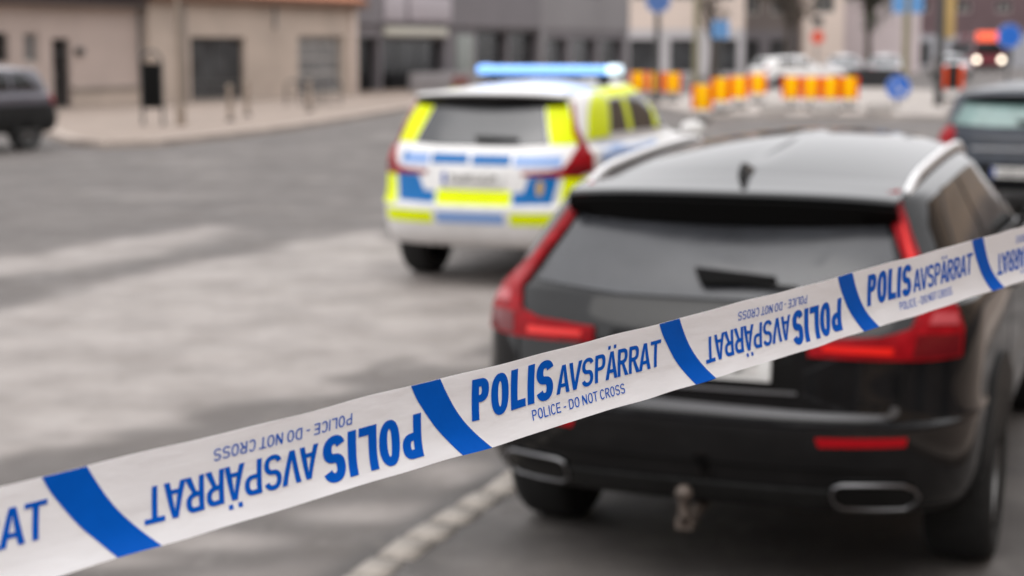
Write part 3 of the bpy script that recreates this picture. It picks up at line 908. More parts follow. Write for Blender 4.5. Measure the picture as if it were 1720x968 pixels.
for sx in (-1, 1):
    h = blk.patch('exhaust_outlet', [(sx * x, z) for x, z in [(.50, .395), (.69, .395), (.725, .43), (.70, .475), (.48, .475), (.475, .43)]][::sx], 'rear', 'gloss_black', off=.012, depth=.03)
    d_, org = Car.AX['rear']
    pts = []
    for x, z in [(.50, .39), (.60, .388), (.69, .39), (.722, .41), (.735, .437), (.722, .465), (.69, .482), (.60, .484), (.50, .482), (.474, .47), (.466, .437), (.474, .405)]:
        hit = blk.bvh.ray_cast(org(sx * x, z), d_); pts.append(hit[0] + hit[1] * .012)
    tube('exhaust_trim', pts, .0065, 'chrome', h, n=8, closed=True)
t = tube('tow_bar', [(0, .25, .34), (0, .05, .325), (0, -.03, .33), (0, -.06, .36), (0, -.06, .42)], .021, 'dull_metal', blk.root)
bm = bmesh.new(); bmesh.ops.create_uvsphere(bm, u_segments=16, v_segments=12, radius=.03, matrix=Matrix.Translation((0, -.06, .435)))
obj('tow_ball', bm, 'dull_metal', t, smooth=True)
box('tow_socket', -.035, .03, -.045, .02, .30, .345, 'dull_metal', t, .008)
rails(blk, .60, .68, 2.75, r=.016, h=.02)
bm = bmesh.new()
fin = [(-.02, 0), (.10, .0), (.22, .0), (.09, .055), (.035, .068)]
z0 = blk.bvh.ray_cast(Vector((0, .80, 3)), Vector((0, 0, -1)))[0].z - .006
prof = [(.70, 0), (.86, .010), (.79, .024), (.735, .042), (.712, .042)]
A = [bm.verts.new((.02 * (1 - z * 14), y, z0 + z)) for y, z in prof]; B = [bm.verts.new((-.02 * (1 - z * 14), y, z0 + z)) for y, z in prof]
bm.faces.new(A); bm.faces.new(B[::-1])
for i in range(5): bm.faces.new((A[i], B[i], B[(i + 1) % 5], A[(i + 1) % 5]))
bmesh.ops.recalc_face_normals(bm, faces=bm.faces)
obj('antenna_fin', bm, 'gloss_black', blk.root)
side_windows(blk, 0, 0, [[(.66, 1.18), (1.36, 1.155), (1.36, 1.41), (.98, 1.405), (.80, 1.33)], [(1.41, 1.155), (2.36, 1.145), (2.36, 1.435), (1.41, 1.412)], [(2.42, 1.145), (3.22, 1.135), (2.80, 1.36), (2.60, 1.43), (2.42, 1.437)]])
blk.both('window_trim', [(.62, 1.145), (3.26, 1.11), (3.26, 1.12), (.62, 1.158)], 'right', 'chrome', off=.008, depth=.014)
for y in (1.03, 3.87):
    blk.both('arch_cladding', annulus(y, .345, .392, .45), 'right', 'trim', off=.014, depth=.04, step=.08)
for yy in (1.38, 2.40):
    blk.both('door_seam', [(yy, .45), (yy + .008, .45), (yy + .008, 1.13), (yy, 1.13)], 'right', 'liner', off=.0015, depth=.006)
    blk.both('door_handle', [(yy + .06, .985), (yy + .26, .98), (yy + .26, 1.01), (yy + .06, 1.015)], 'right', 'chrome', off=.03, depth=.03)
blk.patch('windscreen', [(-.70, 1.12), (.70, 1.12), (.56, 1.42), (-.56, 1.42)], 'front', 'glass', off=.004, depth=.012)
blk.both('headlight', [(.45, .80), (.80, .82), (.80, .90), (.45, .87)], 'front', 'lamp_clear', off=.008, depth=.03)
blk.mirror(3.05, 1.13, .84)

# ---- marked police car
pol = Car('police_car', 'marked police car in yellow, blue and white with lit blue roof bar', 'car', (-.336, 13.055, 0), R(20.5), levels_suv(1.665, 1.15), 'white_paint', lower='white_paint', lower_z=.30)
pol.patch('rear_window', [(-.57, 1.165), (-.45, 1.52), (.45, 1.52), (.57, 1.165), (.3, 1.15), (-.3, 1.15)], 'rear', 'dusty_glass', off=.004, depth=.012)
pol.patch('window_top_band', [(-.455, 1.495), (-.445, 1.535), (.445, 1.535), (.455, 1.495)], 'rear', 'gloss_black', off=.012, depth=.016)
pol.both('yellow_marking', [(.582, 1.165), (.76, 1.165), (.645, 1.48), (.60, 1.55), (.465, 1.54), (.465, 1.50)], 'rear', 'hivis', off=.004, depth=.006)
plamp = [(.66, 1.485), (.68, 1.485), (.735, 1.30), (.80, 1.17), (.87, 1.08), (.885, .96), (.80, .915), (.60, .925), (.40, .93), (.40, .955), (.60, .965), (.70, .985), (.74, 1.05), (.77, 1.16), (.715, 1.27)]
for tl, sx in zip(pol.both('tail_light', plamp, 'rear', 'lamp_red', off=.012, depth=.03, step=.05), (1, -1)):
    pol.patch('lower_lens', [(sx * x, z) for x, z in [(.74, .93), (.87, .96), (.86, 1.01), (.75, 1.0)]][::sx], 'rear', 'lamp_dark', off=.016, depth=.006, parent=tl)
for nm, x0, x1, z0, z1, m in (('blue_marking', -.37, -.055, 1.01, 1.09, 'pol_blue'), ('blue_marking', -.02, .30, 1.005, 1.085, 'pol_blue'),
                              ('pale_blue_marking', -.66, -.40, 1.0, 1.09, 'pol_pale'), ('pale_blue_marking', .33, .69, .995, 1.085, 'pol_pale'),
                              ('blue_marking', -.65, -.61, 1.03, 1.10, 'pol_blue')):
    pol.patch(nm, [(x0, z0), (x1, z0), (x1, z1), (x0, z1)], 'rear', m, off=.004 if 'pale' in nm or abs(x0) < .6 else .006, depth=.006)
pol.patch('blue_marking', [(-.69, .925), (-.48, .92), (-.42, .80), (-.325, .795), (-.325, .70), (-.66, .71)], 'rear', 'pol_blue', off=.004, depth=.006)
pol.patch('blue_marking', [(.68, .925), (.46, .92), (.42, .80), (.34, .795), (.34, .70), (.64, .71)][::-1], 'rear', 'pol_blue', off=.004, depth=.006)
c = pol.patch('crest', [(.52, .79), (.545, .77), (.57, .79), (.575, .86), (.56, .89), (.545, .90), (.53, .89), (.515, .86)], 'rear', 'crest', off=.008, depth=.004)
pol.patch('yellow_marking', [(-.305, .695), (.32, .695), (.32, .81), (-.305, .81)], 'rear', 'hivis', off=.004, depth=.006)
pol.both('yellow_marking', [(.70, .68), (.86, .68), (.89, .80), (.89, .915), (.715, .915), (.70, .80)], 'rear', 'hivis', off=.005, depth=.006)
pol.both('yellow_marking', [(.33, .545), (.78, .545), (.80, .64), (.33, .64)], 'rear', 'hivis', off=.004, depth=.006)
pol.patch('blue_marking', [(-.29, .55), (.28, .55), (.28, .64), (-.29, .64)], 'rear', 'pol_pale', off=.004, depth=.006)
pol.patch('plate_recess', [(-.38, .83), (.38, .83), (.36, .97), (-.36, .97)], 'rear', 'white_paint', off=.003, depth=.008)
pol.plate(.062, .90, R(-5))
spoiler(pol, .64, .34, 1.565, 'white_paint', lip='gloss_black')
w = pol.patch('rear_wiper', [(-.03, 1.215), (.33, 1.205), (.33, 1.185), (.02, 1.17), (-.02, 1.18)], 'rear', 'trim', off=.03, depth=.03)
side_windows(pol, 0, 0, [[(1.04, 1.235), (1.52, 1.225), (1.52, 1.50), (1.18, 1.49)], [(1.68, 1.225), (2.32, 1.215), (2.32, 1.53), (1.68, 1.51)], [(2.50, 1.215), (3.30, 1.205), (2.86, 1.46), (2.70, 1.51), (2.50, 1.525)]])
for P in ([(.50, 1.20), (1.01, 1.20), (1.01, 1.235), (1.15, 1.49), (1.15, 1.55), (.84, 1.54), (.68, 1.46), (.58, 1.34)], [(1.54, 1.225), (1.66, 1.225), (1.66, 1.51), (1.54, 1.50)], [(2.34, 1.215), (2.48, 1.215), (2.48, 1.525), (2.34, 1.53)]):
    pol.both('yellow_marking', P, 'right', 'hivis', off=.005, depth=.006)
pol.both('yellow_marking', [(1.17, 1.505), (2.60, 1.545), (2.60, 1.60), (1.17, 1.575)], 'right', 'hivis', off=.006, depth=.008)
pol.both('blue_marking', [(.78, .83), (1.70, .83), (1.70, 1.02), (.60, 1.03)], 'right', 'pol_blue', off=.004, depth=.006)
pol.both('pale_blue_marking', [(.62, 1.05), (2.2, 1.04), (2.2, 1.13), (.66, 1.15)], 'right', 'pol_pale', off=.004, depth=.006)
for k, yy in enumerate((1.9, 3.0)):
    pol.both('yellow_marking', [(yy, .58), (yy + .9, .58), (yy + .9, .95), (yy, .95)], 'right', 'hivis', off=.004, depth=.006)
pol.patch('windscreen', [(-.70, 1.19), (.70, 1.19), (.57, 1.52), (-.57, 1.52)], 'front', 'glass', off=.004, depth=.012)
pol.mirror(3.25, 1.17, .85, 'white_paint')
pol.both('headlight', [(.45, .80), (.80, .82), (.80, .92), (.45, .88)], 'front', 'lamp_clear', off=.008, depth=.03)
lb = box('light_bar', -.56, .56, 1.78, 2.02, 1.69, 1.765, 'bar_lit', pol.root, .035)
for sx in (-1, 1):
    box('beacon', sx * .605 - .05, sx * .605 + .05, 1.785, 2.015, 1.686, 1.772, 'bar_hot' if sx > 0 else 'bar_lit', lb, .035)
    box('bar_foot', sx * .5 - .04, sx * .5 + .04, 1.83, 1.97, 1.58, 1.69, 'trim', lb)
box('bar_base', -.61, .61, 1.80, 2.0, 1.655, 1.685, 'trim', lb, .006)

# ---- dark car parked ahead in the same row, at the right edge
rc = Car('dark_hatchback', 'dark blue grey hatchback with greenish rear window at the right edge', 'car', (5.53, 18.3, 0), HB, levels_suv(1.53, 1.02, 1.0), 'navy_paint', lower_z=.42)
rc.patch('rear_window', [(-.74, 1.07), (-.58, 1.40), (.58, 1.40), (.74, 1.07), (.3, 1.05), (-.3, 1.05)], 'rear', 'teal_glass', off=.004, depth=.012)
rc.both('tail_light', [(.76, 1.06), (.85, .98), (.885, .90), (.875, .84), (.74, .84), (.68, .96), (.72, 1.04)], 'rear', 'lamp_red', off=.012, depth=.03)
rc.plate(.005, .56)
rc.patch('tailgate_trim', [(-.5, .80), (.5, .80), (.5, .83), (-.5, .83)], 'rear', 'chrome', off=.006, depth=.01)
rc.patch('plate_recess', [(-.42, .46), (.42, .46), (.36, .64), (-.36, .64)], 'rear', 'trim', off=.004, depth=.01)
spoiler(rc, .62, .36, 1.405, 'navy_paint')
rc.patch('rear_wiper', [(-.03, 1.115), (.36, 1.10), (.36, 1.085), (.0, 1.075)], 'rear', 'trim', off=.03, depth=.03)
side_windows(rc, 0, 0, [[(.75, 1.10), (1.36, 1.075), (1.36, 1.37), (.98, 1.36)], [(1.41, 1.075), (2.36, 1.065), (2.36, 1.395), (1.41, 1.372)], [(2.42, 1.065), (3.22, 1.055), (2.80, 1.31), (2.60, 1.38), (2.42, 1.395)]])
rc.mirror(3.05, 1.06, .84)
rc.patch('windscreen', [(-.70, 1.06), (.70, 1.06), (.56, 1.38), (-.56, 1.38)], 'front', 'glass', off=.004, depth=.012)

# ---- dark car at the left edge, side on
lc = Car('dark_suv', 'dark car cut off by the left edge before the stucco building', 'car', (-9.3, 32.75, 0), R(-148), levels_suv(1.63, 1.08, .8), 'lilac_reflection', lower_z=.86)
lc.both('side_window', [(.70, 1.16), (1.30, 1.13), (1.30, 1.46), (.98, 1.45)], 'right', 'glass', off=.004, depth=.012)
lc.both('side_window', [(1.38, 1.13), (2.36, 1.12), (2.36, 1.49), (1.38, 1.46)], 'right', 'glass', off=.004, depth=.012)
lc.both('side_window', [(2.44, 1.12), (3.2, 1.11), (2.7, 1.46), (2.44, 1.49)], 'right', 'glass', off=.004, depth=.012)
lc.patch('rear_window', [(-.64, 1.12), (-.52, 1.46), (.52, 1.46), (.64, 1.12)], 'rear', 'glass', off=.004, depth=.012)
lc.both('tail_light', [(.60, 1.07), (.80, 1.07), (.87, 1.0), (.88, .86), (.76, .84), (.62, .98)], 'rear', 'lamp_red', off=.012, depth=.03)
lc.both('side_lamp', [(.10, .88), (.42, .92), (.50, 1.02), (.26, 1.06), (.12, 1.02)], 'right', 'lamp_red', off=.012, depth=.03)
lc.plate(.09, .8)
for y in (1.03, 3.87):
    lc.both('arch_cladding', annulus(y, .345, .392, .45), 'right', 'trim', off=.014, depth=.04, step=.1)
spoiler(lc, .58, .36, 1.50, 'lilac_reflection')
lc.mirror(3.1, 1.1, .84)

# ---- far cars
def far_car(name, label, loc, hd_, paint, group='cars parked at the far end of the street'):
    c = Car(name, label, 'car', loc, hd_, levels_suv(1.55, 1.05, .9), paint, group, hi=False)
    c.patch('rear_window', [(-.62, 1.09), (-.5, 1.41), (.5, 1.41), (.62, 1.09)], 'rear', 'glass', off=.006, depth=.014, step=.12)
    c.patch('windscreen', [(-.70, 1.09), (.70, 1.09), (.56, 1.41), (-.56, 1.41)], 'front', 'glass', off=.006, depth=.014, step=.12)
    c.both('side_window', [(.85, 1.11), (1.85, 1.10), (1.85, 1.42), (1.05, 1.41)], 'right', 'glass', off=.006, depth=.014, step=.12)
    c.both('side_window', [(1.95, 1.10), (3.15, 1.09), (2.65, 1.40), (1.95, 1.43)], 'right', 'glass', off=.006, depth=.014, step=.12)
    c.both('headlight', [(.45, .78), (.80, .80), (.80, .90), (.45, .86)], 'front', 'lamp_clear', off=.01, depth=.03, step=.12)
    c.both('tail_light', [(.70, .88), (.86, .90), (.85, 1.02), (.74, 1.03)], 'rear', 'lamp_red', off=.012, depth=.03, step=.12)
    c.mirror(3.1, 1.08, .84)
    return c
far_car('white_car', 'white car far off behind the middle row of marker boards', (10.9, 76.5, .0), R(70), 'white_paint')
far_car('silver_car', 'silver car facing the camera beside the dark tree, left of two', (18.2, 92.5, 0), R(190), 'silver_paint')
far_car('silver_car', 'silver car facing the camera beside the dark tree, right of two', (20.6, 93.0, 0), R(192), 'silver_paint')
far_car('pale_car', 'pale car far off left of the bus', (26.7, 104, 0), R(185), 'silver_paint')

# ------------------------------------------------------------------ bus
M['bus_red'] = mat('bus_red', (0.22, 0.035, 0.05), 0.35, 0, .5, var=.1)
M['bus_led'] = mat('bus_display', (0.5, 0.06, 0.03), 0.4, emit=(1.0, .13, .05), estr=.75)
M['headlamp'] = mat('headlamp_lit', (0.9, 0.85, 0.75), 0.2, emit=(1.0, .86, .68), estr=3.0)
bus = thing('city_bus', 'dark red city bus coming with headlights and orange display lit', 'bus', (39.4, 139, 0), R(-8))
box('body', -1.25, 1.25, 0, 12, .35, 2.55, 'bus_red', bus, .12)
box('roof', -1.24, 1.24, .04, 11.95, 2.56, 3.05, 'bus_red', bus, .1)
box('windscreen', -1.12, 1.12, -.02, .1, 1.35, 2.42, 'pane_dark', bus, .03)
box('display', -1.05, 1.05, -.03, .1, 2.50, 3.2, 'bus_led', bus, .04)
for sx in (-1, 1):
    lathe('headlight', [(-.04, .20), (-.05, .15), (-.055, .0001)], 'headlamp', bus, 20, 'y', cap=False).location = (sx * 1.0, -.01, .95)
    box('bus_mirror', sx * 1.45 - .1, sx * 1.45 + .1, -.15, -.05, 1.9, 2.4, 'trim', bus, .03)
    for k in range(5):
        box('side_window', sx * 1.26 - .015, sx * 1.26 + .015, 1.0 + k * 2.15, 2.95 + k * 2.15, 1.3, 2.4, 'pane_dark', bus)
    for yy in (2.6, 9.0):
        lathe('wheel', [(-.14, .3), (-.14, .45), (-.1, .5), (.1, .5), (.14, .45), (.14, .3)], 'tyre', bus, 24, 'x').location = (sx * 1.1, yy, .5)
box('bumper', -1.24, 1.24, -.06, .2, .3, .62, 'trim', bus, .04)

# ------------------------------------------------------------------ marker boards
M['board_yellow'] = mat('board_yellow', (1.0, 0.50, 0.0), 0.4, var=.05, spec=.15)
M['board_red'] = mat('board_red', (0.72, 0.06, 0.0), 0.4, spec=.15)
M['foot'] = mat('rubber_foot', (0.10, 0.095, 0.09), 0.9, var=.2)
M['concrete'] = mat('concrete_foot', (0.42, 0.39, 0.37), 0.9, var=.2)
def marker(x, y, rz, label, z=0.0, foot='foot', w=.265):
    rz += random.uniform(-.12, .12)
    t = thing('marker_board', label, 'marker board', (x, y, z), rz, 'yellow and red marker boards closing the junction')
    box('yellow_panel', -w + .095, w - .095, -.02, .02, .32, .97, 'board_yellow', t, .006)
    for sx in (-1, 1):
        box('red_edge', min(sx * (w - .09), sx * (w + .012)), max(sx * (w - .09), sx * (w + .012)), -.022, .022, .32, .97, 'board_red', t, .006)
    box('post', -.03, .03, .022, .07, .1, .95, 'galv', t)
    box('base', -.22, .22, -.35, .42, .0, .12, foot, t, .02)
    return t
spots = [(4.98, 43.9, 0), (5.84, 46.9, .12), (6.71, 49.6, .12), (8.0, 54.6, .12)]
nm = ['nearest', 'second', 'third', 'last']
for (x, y, z), n_ in zip(spots, nm):
    marker(x, y, R(-12), f'yellow marker board with red edges, {n_} of the receding row of four', z)
nm = ['leftmost', 'second from left', 'third from left', 'rightmost']
for (x, y), n_ in zip([(8.20, 49.3), (8.755, 49.15), (9.28, 48.9), (9.83, 48.95)], nm):
    marker(x, y, 0, f'yellow marker board with red edges, {n_} of the level row of four', .12)
nm = ['left', 'middle', 'right']
for (x, y), n_ in zip([(4.40, 58.6), (4.95, 57.8), (5.42, 56.6)], nm):
    marker(x, y, R(-8), f'yellow marker board above the police car roof, {n_} of three', .12)
t = thing('marker_board', 'dark marker board with orange edges beside the lamp post', 'marker board', (15.1, 57.5, .12), 0)
box('panel', -.2, .2, -.02, .02, .4, 1.25, 'trim', t, .006)
for sx in (-1, 1): box('orange_edge', sx * .28 - .075, sx * .28 + .075, -.022, .022, .4, 1.2, 'board_red', t, .006)
box('base', -.25, .25, -.35, .35, 0, .12, 'foot', t, .02)
blk_l = ['first from the left', 'second from the left', 'third from the left', 'fourth from the left', 'last on the right']
for k, (x, y) in enumerate([(7.2, 45.9), (8.6, 45.7), (10.0, 45.4), (12.2, 45.2), (14.2, 45.3)]):
    o = tag(box('concrete_block', x - .35, x + .35, y + .1, y + .6, .12, .42, 'concrete', None, .03), f'low pale concrete block on the traffic island kerb, {blk_l[k]}', 'concrete block', 'concrete blocks on the island')
M['dark_bar'] = mat('dark_bar', (0.025, 0.025, 0.027), .8, var=.3)
t = thing('low_block', 'low black bar in front of the two silver cars', 'wall', (12.6, 83, 0))  # plain dark bar added to fill the black band behind the boards
box('wall', 0, 6.6, 0, .5, 0, .82, 'dark_bar', t, .03); box('bar_cap', -.04, 6.64, -.05, .55, .823, .92, 'dark_bar', t, .02)

# ------------------------------------------------------------------ signs, posts, street furniture
M['sign_blue'] = mat('sign_blue', (0.012, 0.12, 0.50), 0.4)
M['sign_blue_dull'] = mat('sign_blue_dull', (0.06, 0.13, 0.33), 0.5)
M['sign_sky'] = mat('sign_sky_blue', (0.10, 0.26, 0.52), 0.5)
M['sign_red'] = mat('sign_red', (0.60, 0.07, 0.03), 0.4)
M['sign_white'] = mat('sign_white', (0.7, 0.7, 0.7), 0.4)
M['post_dark'] = mat('post_dark', (0.045, 0.045, 0.045), 0.5)
M['post_olive'] = mat('post_olive', (0.20, 0.18, 0.11), 0.6)
M['post_tan'] = mat('post_tan', (0.24, 0.19, 0.15), 0.7, var=.2)
M['ochre'] = mat('ochre_banner', (0.45, 0.31, 0.12), 0.6, var=.1)
def sign(name, label, x, y, zc, r, m, post='post_dark', top=None, z0=0.0, shape='round', arrow=False, pr=.045, base=True):
    t = thing(name, label, 'sign', (x, y, z0), 0)
    tube('post', [(0, .06, 0), (0, .06, (top or zc + r) - z0)], pr, post, t, n=12)
    poly = circle_poly(0, zc - z0, r) if shape == 'round' else rrect(-r, r, zc - z0 - r * 1.1, zc - z0 + r * 1.1, .05)
    f = prism('sign_face', poly, .03, m, t, 'y', -.03)
    if shape == 'round': tube('rim', [(a, -.032, b) for a, b in circle_poly(0, zc - z0, r - .02)], .007, 'sign_white', f, n=6, closed=True)
    if arrow:
        h = zc - z0
        prism('arrow', [(-.14, h + .13), (-.10, h + .16), (.07, h - .09), (.13, h - .05), (.13, h - .2), (-.02, h - .15), (.035, h - .115)], .006, 'sign_white', f, 'y', -.045)
    if base: box('base_plate', -.12, .12, -.06, .18, 0, .04, 'galv', t)
    return t
sign('blue_sign', 'round dull blue sign on a dark post above the police light bar', 4.75, 55, 3.45, .42, 'sign_blue_dull', top=4.0, pr=.09)
sign('blue_sign', 'small pale blue sign on a dark post before the cream building', 8.65, 70, 2.68, .34, 'sign_sky', top=3.1, shape='square', pr=.1)
t = sign('red_sign', 'round orange red sign on a post beside the dark tree', 14.5, 80, 2.42, .33, 'sign_red', post='galv', top=3.3)
box('upper_plate', -.25, .25, -.03, .0, 2.95, 3.35, 'post_dark', t)
sign('blue_sign', 'wide blue sign on an olive post at the top edge', 14.05, 60, 3.75, .55, 'sign_sky', post='post_olive', top=4.4, shape='square', pr=.13)
sign('blue_sign', 'round blue sign right beside the bus', 17.7, 60, 2.33, .44, 'sign_blue', post='post_dark', top=2.9, pr=.045)
sign('arrow_sign', 'small round blue arrow sign low on the traffic island', 11.5, 50, .76, .37, 'sign_blue', post='galv', top=1.1, z0=.12, arrow=True)
t = thing('lamp_post', 'dark lamp post with a narrow ochre banner left of the bus', 'lamp post', (13.27, 52.2, .12))
tube('post', [(0, 0, 0), (0, 0, 5.5)], [.14, .09], 'post_dark', t, n=14)
box('banner', .08, .42, -.02, .02, 2.1, 4.6, 'ochre', t, .005)
tube('arm', [(0, 0, 5.5), (0, -.4, 5.8), (0, -1.2, 5.9)], .05, 'post_dark', t); box('lamp_head', -.12, .12, -1.7, -1.1, 5.85, 5.97, 'post_dark', t, .03)
t = thing('lamp_post', 'thin olive post standing before the cream building', 'lamp post', (8.2, 75, 0))
tube('post', [(0, 0, 0), (0, 0, 7)], [.16, .1], 'post_olive', t, n=12); box('collar', -.2, .2, -.2, .2, 0, .25, 'post_olive', t, .03)
box('lamp_head', -.2, .2, -.9, .2, 7, 7.15, 'post_olive', t, .03)

# info board on two legs on the left pavement
t = thing('information_board', 'black information board on two legs with an arched top, left pavement', 'board', (-8.45, 39.4, .118))
box('panel', -.225, .225, -.045, .045, .40, 1.45, 'liner', t, .015)
for sx in (-1, 1):
    tube('leg', [(sx * .235, 0, 0), (sx * .235, 0, 1.45)], .034, 'post_dark', t)
    box('foot_plate', sx * .235 - .08, sx * .235 + .08, -.08, .08, 0, .02, 'post_dark', t)
tube('arch', [(.235 * math.cos(a), 0, 1.45 + .27 * math.sin(a)) for a in np.linspace(0, math.pi, 15)], .034, 'post_dark', t)
t = thing('lamp_post', 'slim brown lamp post right of the black information board', 'lamp post', (-7.75, 39.2, .118))
tube('post', [(0, 0, 0), (0, 0, 4.6)], [.055, .04], 'post_tan', t, n=12); box('base', -.1, .1, -.1, .1, 0, .5, 'post_tan', t, .02)
lathe('lamp_head', [(4.6, .05), (4.7, .2), (4.95, .22), (5.05, .05)], 'frame_pale', t, 20)
def bollard(x, y, label):
    t = thing('bollard', label, 'bollard', (x, y, .118), 0, 'bollards along the left kerb')
    lathe('post', [(0, .07), (.78, .06), (.80, .075), (.86, .075), (.90, .05), (.91, .005)], 'post_tan', t, 16)
    lathe('collar', [(0, .11), (.05, .11), (.07, .08)], 'post_dark', t, 16)
bollard(-7.0, 41.6, 'bollard on the left pavement nearest the black information board')
bollard(-7.05, 44.6, 'bollard below the dark shop window')
bollard(-5.75, 47.6, 'bollard between the two shop windows')
t = thing('bicycle_rack', 'low hoop bicycle rack on the left pavement beyond the bollards', 'bicycle rack', (-6.7, 52.0, .118), ANG)
for k in range(4):
    tube('hoop', [(k * .7, -.35, 0), (k * .7, -.35, .65), (k * .7, -.25, .78), (k * .7, .25, .78), (k * .7, .35, .65), (k * .7, .35, 0)], .03, 'post_dark', t)
box('ground_rail', -.1, 2.2, -.37, -.33, .0, .03, 'post_dark', t)

# ------------------------------------------------------------------ trees
M['bark'] = mat('bark', (0.07, 0.055, 0.045), .9, var=.3, vscale=6)
M['leaf_dark'] = mat('foliage_dark', (0.045, 0.055, 0.03), .8, var=.5, vscale=2)
M['leaf_brown'] = mat('foliage_brown', (0.085, 0.068, 0.05), .8, var=.5, vscale=2)
def tree(label, x, y, h, cr, leaf, zc, n=2600, seed=1):
    rr = random.Random(seed)
    t = thing('street_tree', label, 'tree', (x, y, 0))
    bm = bmesh.new()
    tube_bm(bm, [(0, 0, 0), (.05, 0, h * .2), (-.03, .04, h * .45), (.02, 0, h * .75)], [.24, .19, .14, .04], 10)
    ends = []
    for k in range(16):
        a = rr.uniform(0, 2 * math.pi); z = rr.uniform(.28, .7) * h
        e = Vector((math.cos(a) * cr * rr.uniform(.5, .95), math.sin(a) * cr * rr.uniform(.5, .95), min(h * .97, z + rr.uniform(.12, .35) * h)))
        s0 = Vector((0, 0, z)); mid = s0.lerp(e, .5) + Vector((0, 0, .15 * h * rr.random()))
        tube_bm(bm, [s0, mid, e], [.08, .05, .012], 6); ends += [mid, e]
        for q in range(4):
            e2 = mid.lerp(e, rr.random()) + Vector((rr.uniform(-1, 1), rr.uniform(-1, 1), rr.uniform(-.3, 1))) * cr * .3
            tube_bm(bm, [mid.lerp(e, .4), e2], [.03, .008], 5); ends.append(e2)
    obj('trunk', bm, 'bark', t, smooth=True)
    bm = bmesh.new()
    for k in range(n):
        c = rr.choice(ends) + Vector((rr.gauss(0, 1), rr.gauss(0, 1), rr.gauss(0, .8))) * cr * .13
        s_ = rr.uniform(.05, .12)
        q = Matrix.Rotation(rr.uniform(0, 6.28), 3, Vector((rr.gauss(0, 1), rr.gauss(0, 1), rr.gauss(0, 1))).normalized())
        vs = [bm.verts.new(c + q @ Vector(p) * s_) for p in ((-1, 0, 0), (0, -.5, .1), (1.2, 0, 0), (0, .5, .1))]
        bm.faces.new(vs)
    obj('crown', bm, leaf, t)
tree('dark evergreen street tree between the narrow cream house and pink house', 20.9, 99, 8.5, 2.1, 'leaf_dark', 0, 5000, 3)
tree('brown street tree before the dark building', 17.0, 104, 8.5, 2.0, 'leaf_brown', 0, 3600, 5)
tree('sparse brown street tree right of the blue sign post', 11.9, 100, 7.5, 1.2, 'leaf_brown', 0, 900, 9)

# ------------------------------------------------------------------ police tape
M['blue_ink'] = mat('blue_ink', (0.0, 0.094, 0.50), 0.4, spec=.08, var=.06, vscale=30)
def tape_material():
    m = bpy.data.materials.new('white_plastic_film'); m.use_nodes = True
    nt = m.node_tree; L = nt.links; p = nt.nodes['Principled BSDF']
    p.inputs['Base Color'].default_value = (0.93, 0.93, 0.955, 1); p.inputs['Roughness'].default_value = .33
    tr = nt.nodes.new('ShaderNodeBsdfTranslucent'); tr.inputs['Color'].default_value = (.86, .84, .84, 1)
    mx = nt.nodes.new('ShaderNodeMixShader'); mx.inputs[0].default_value = .28
    L.new(p.outputs[0], mx.inputs[1]); L.new(tr.outputs[0], mx.inputs[2]); L.new(mx.outputs[0], nt.nodes['Material Output'].inputs[0])
    tc = nt.nodes.new('ShaderNodeTexCoord'); mp = nt.nodes.new('ShaderNodeMapping'); mp.inputs['Scale'].default_value = (14, 14, 60)
    n = nt.nodes.new('ShaderNodeTexNoise'); n.inputs['Scale'].default_value = 1.0; n.inputs['Detail'].default_value = 3
    L.new(tc.outputs['Object'], mp.inputs[0]); L.new(mp.outputs[0], n.inputs['Vector'])
    b = nt.nodes.new('ShaderNodeBump'); b.inputs['Strength'].default_value = .4; b.inputs['Distance'].default_value = .004
    L.new(n.outputs['Fac'], b.inputs['Height']); L.new(b.outputs[0], p.inputs['Normal'])
    return m
M['film'] = tape_material()
SEG = .370                                   # one printed repeat, metres
def tape_pt(l, v, off=0.0):
    """l = repeats along the tape, v = 0 top edge .. 1 bottom edge"""
    T = Vector((.23661 * l - .29289, .00012 * l * l + .28373 * l + 1.15023, .00085 * l * l + .0049 * l + 1.62879))
    B = Vector((.00066 * l * l + .23291 * l - .28884, -.00029 * l * l + .28952 * l + 1.12249, .0009 * l * l + .00176 * l + 1.56499))
    p = T.lerp(B, v)
    nrm = Vector((.766, -.643, 0))
    rip = .0007 * math.sin(l * 5.3 + v * 1.7) + .0004 * math.sin(l * 13.1 - v * 2.7 + 1) + .0003 * math.sin(l * 27 + v * 3) * v
    k = min(1.0, max(0.0, (v - .66) / .34))
    cup = -.002 * math.sin(math.pi * v) + .004 * k * k
    p.z += .0005 * math.sin(l * 8.3 + 1.2) + .0003 * math.sin(l * 19.7 + v) 
    return p + nrm * (rip + cup + off)
L0, L1 = -1.25, 6.3
tape = thing('barrier_tape', 'white and blue police barrier tape stretched across the foreground', 'barrier tape', tuple(tape_pt(2.5, 1)))
bm = bmesh.new()
NU, NV = 420, 22
for side_, off in ((0, 0.0), (1, -.00025)):
    g = [[bm.verts.new(tape_pt(L0 + (L1 - L0) * i / NU, j / NV, off)) for j in range(NV + 1)] for i in range(NU + 1)]
    for i in range(NU):
        for j in range(NV):
            q = (g[i][j], g[i][j + 1], g[i + 1][j + 1], g[i + 1][j])
            bm.faces.new(q if not side_ else q[::-1])
tape_o = tape.location.copy()
bmesh.ops.translate(bm, verts=bm.verts, vec=-tape_o)
obj('film', bm, 'film', tape, smooth=True, angle=60)

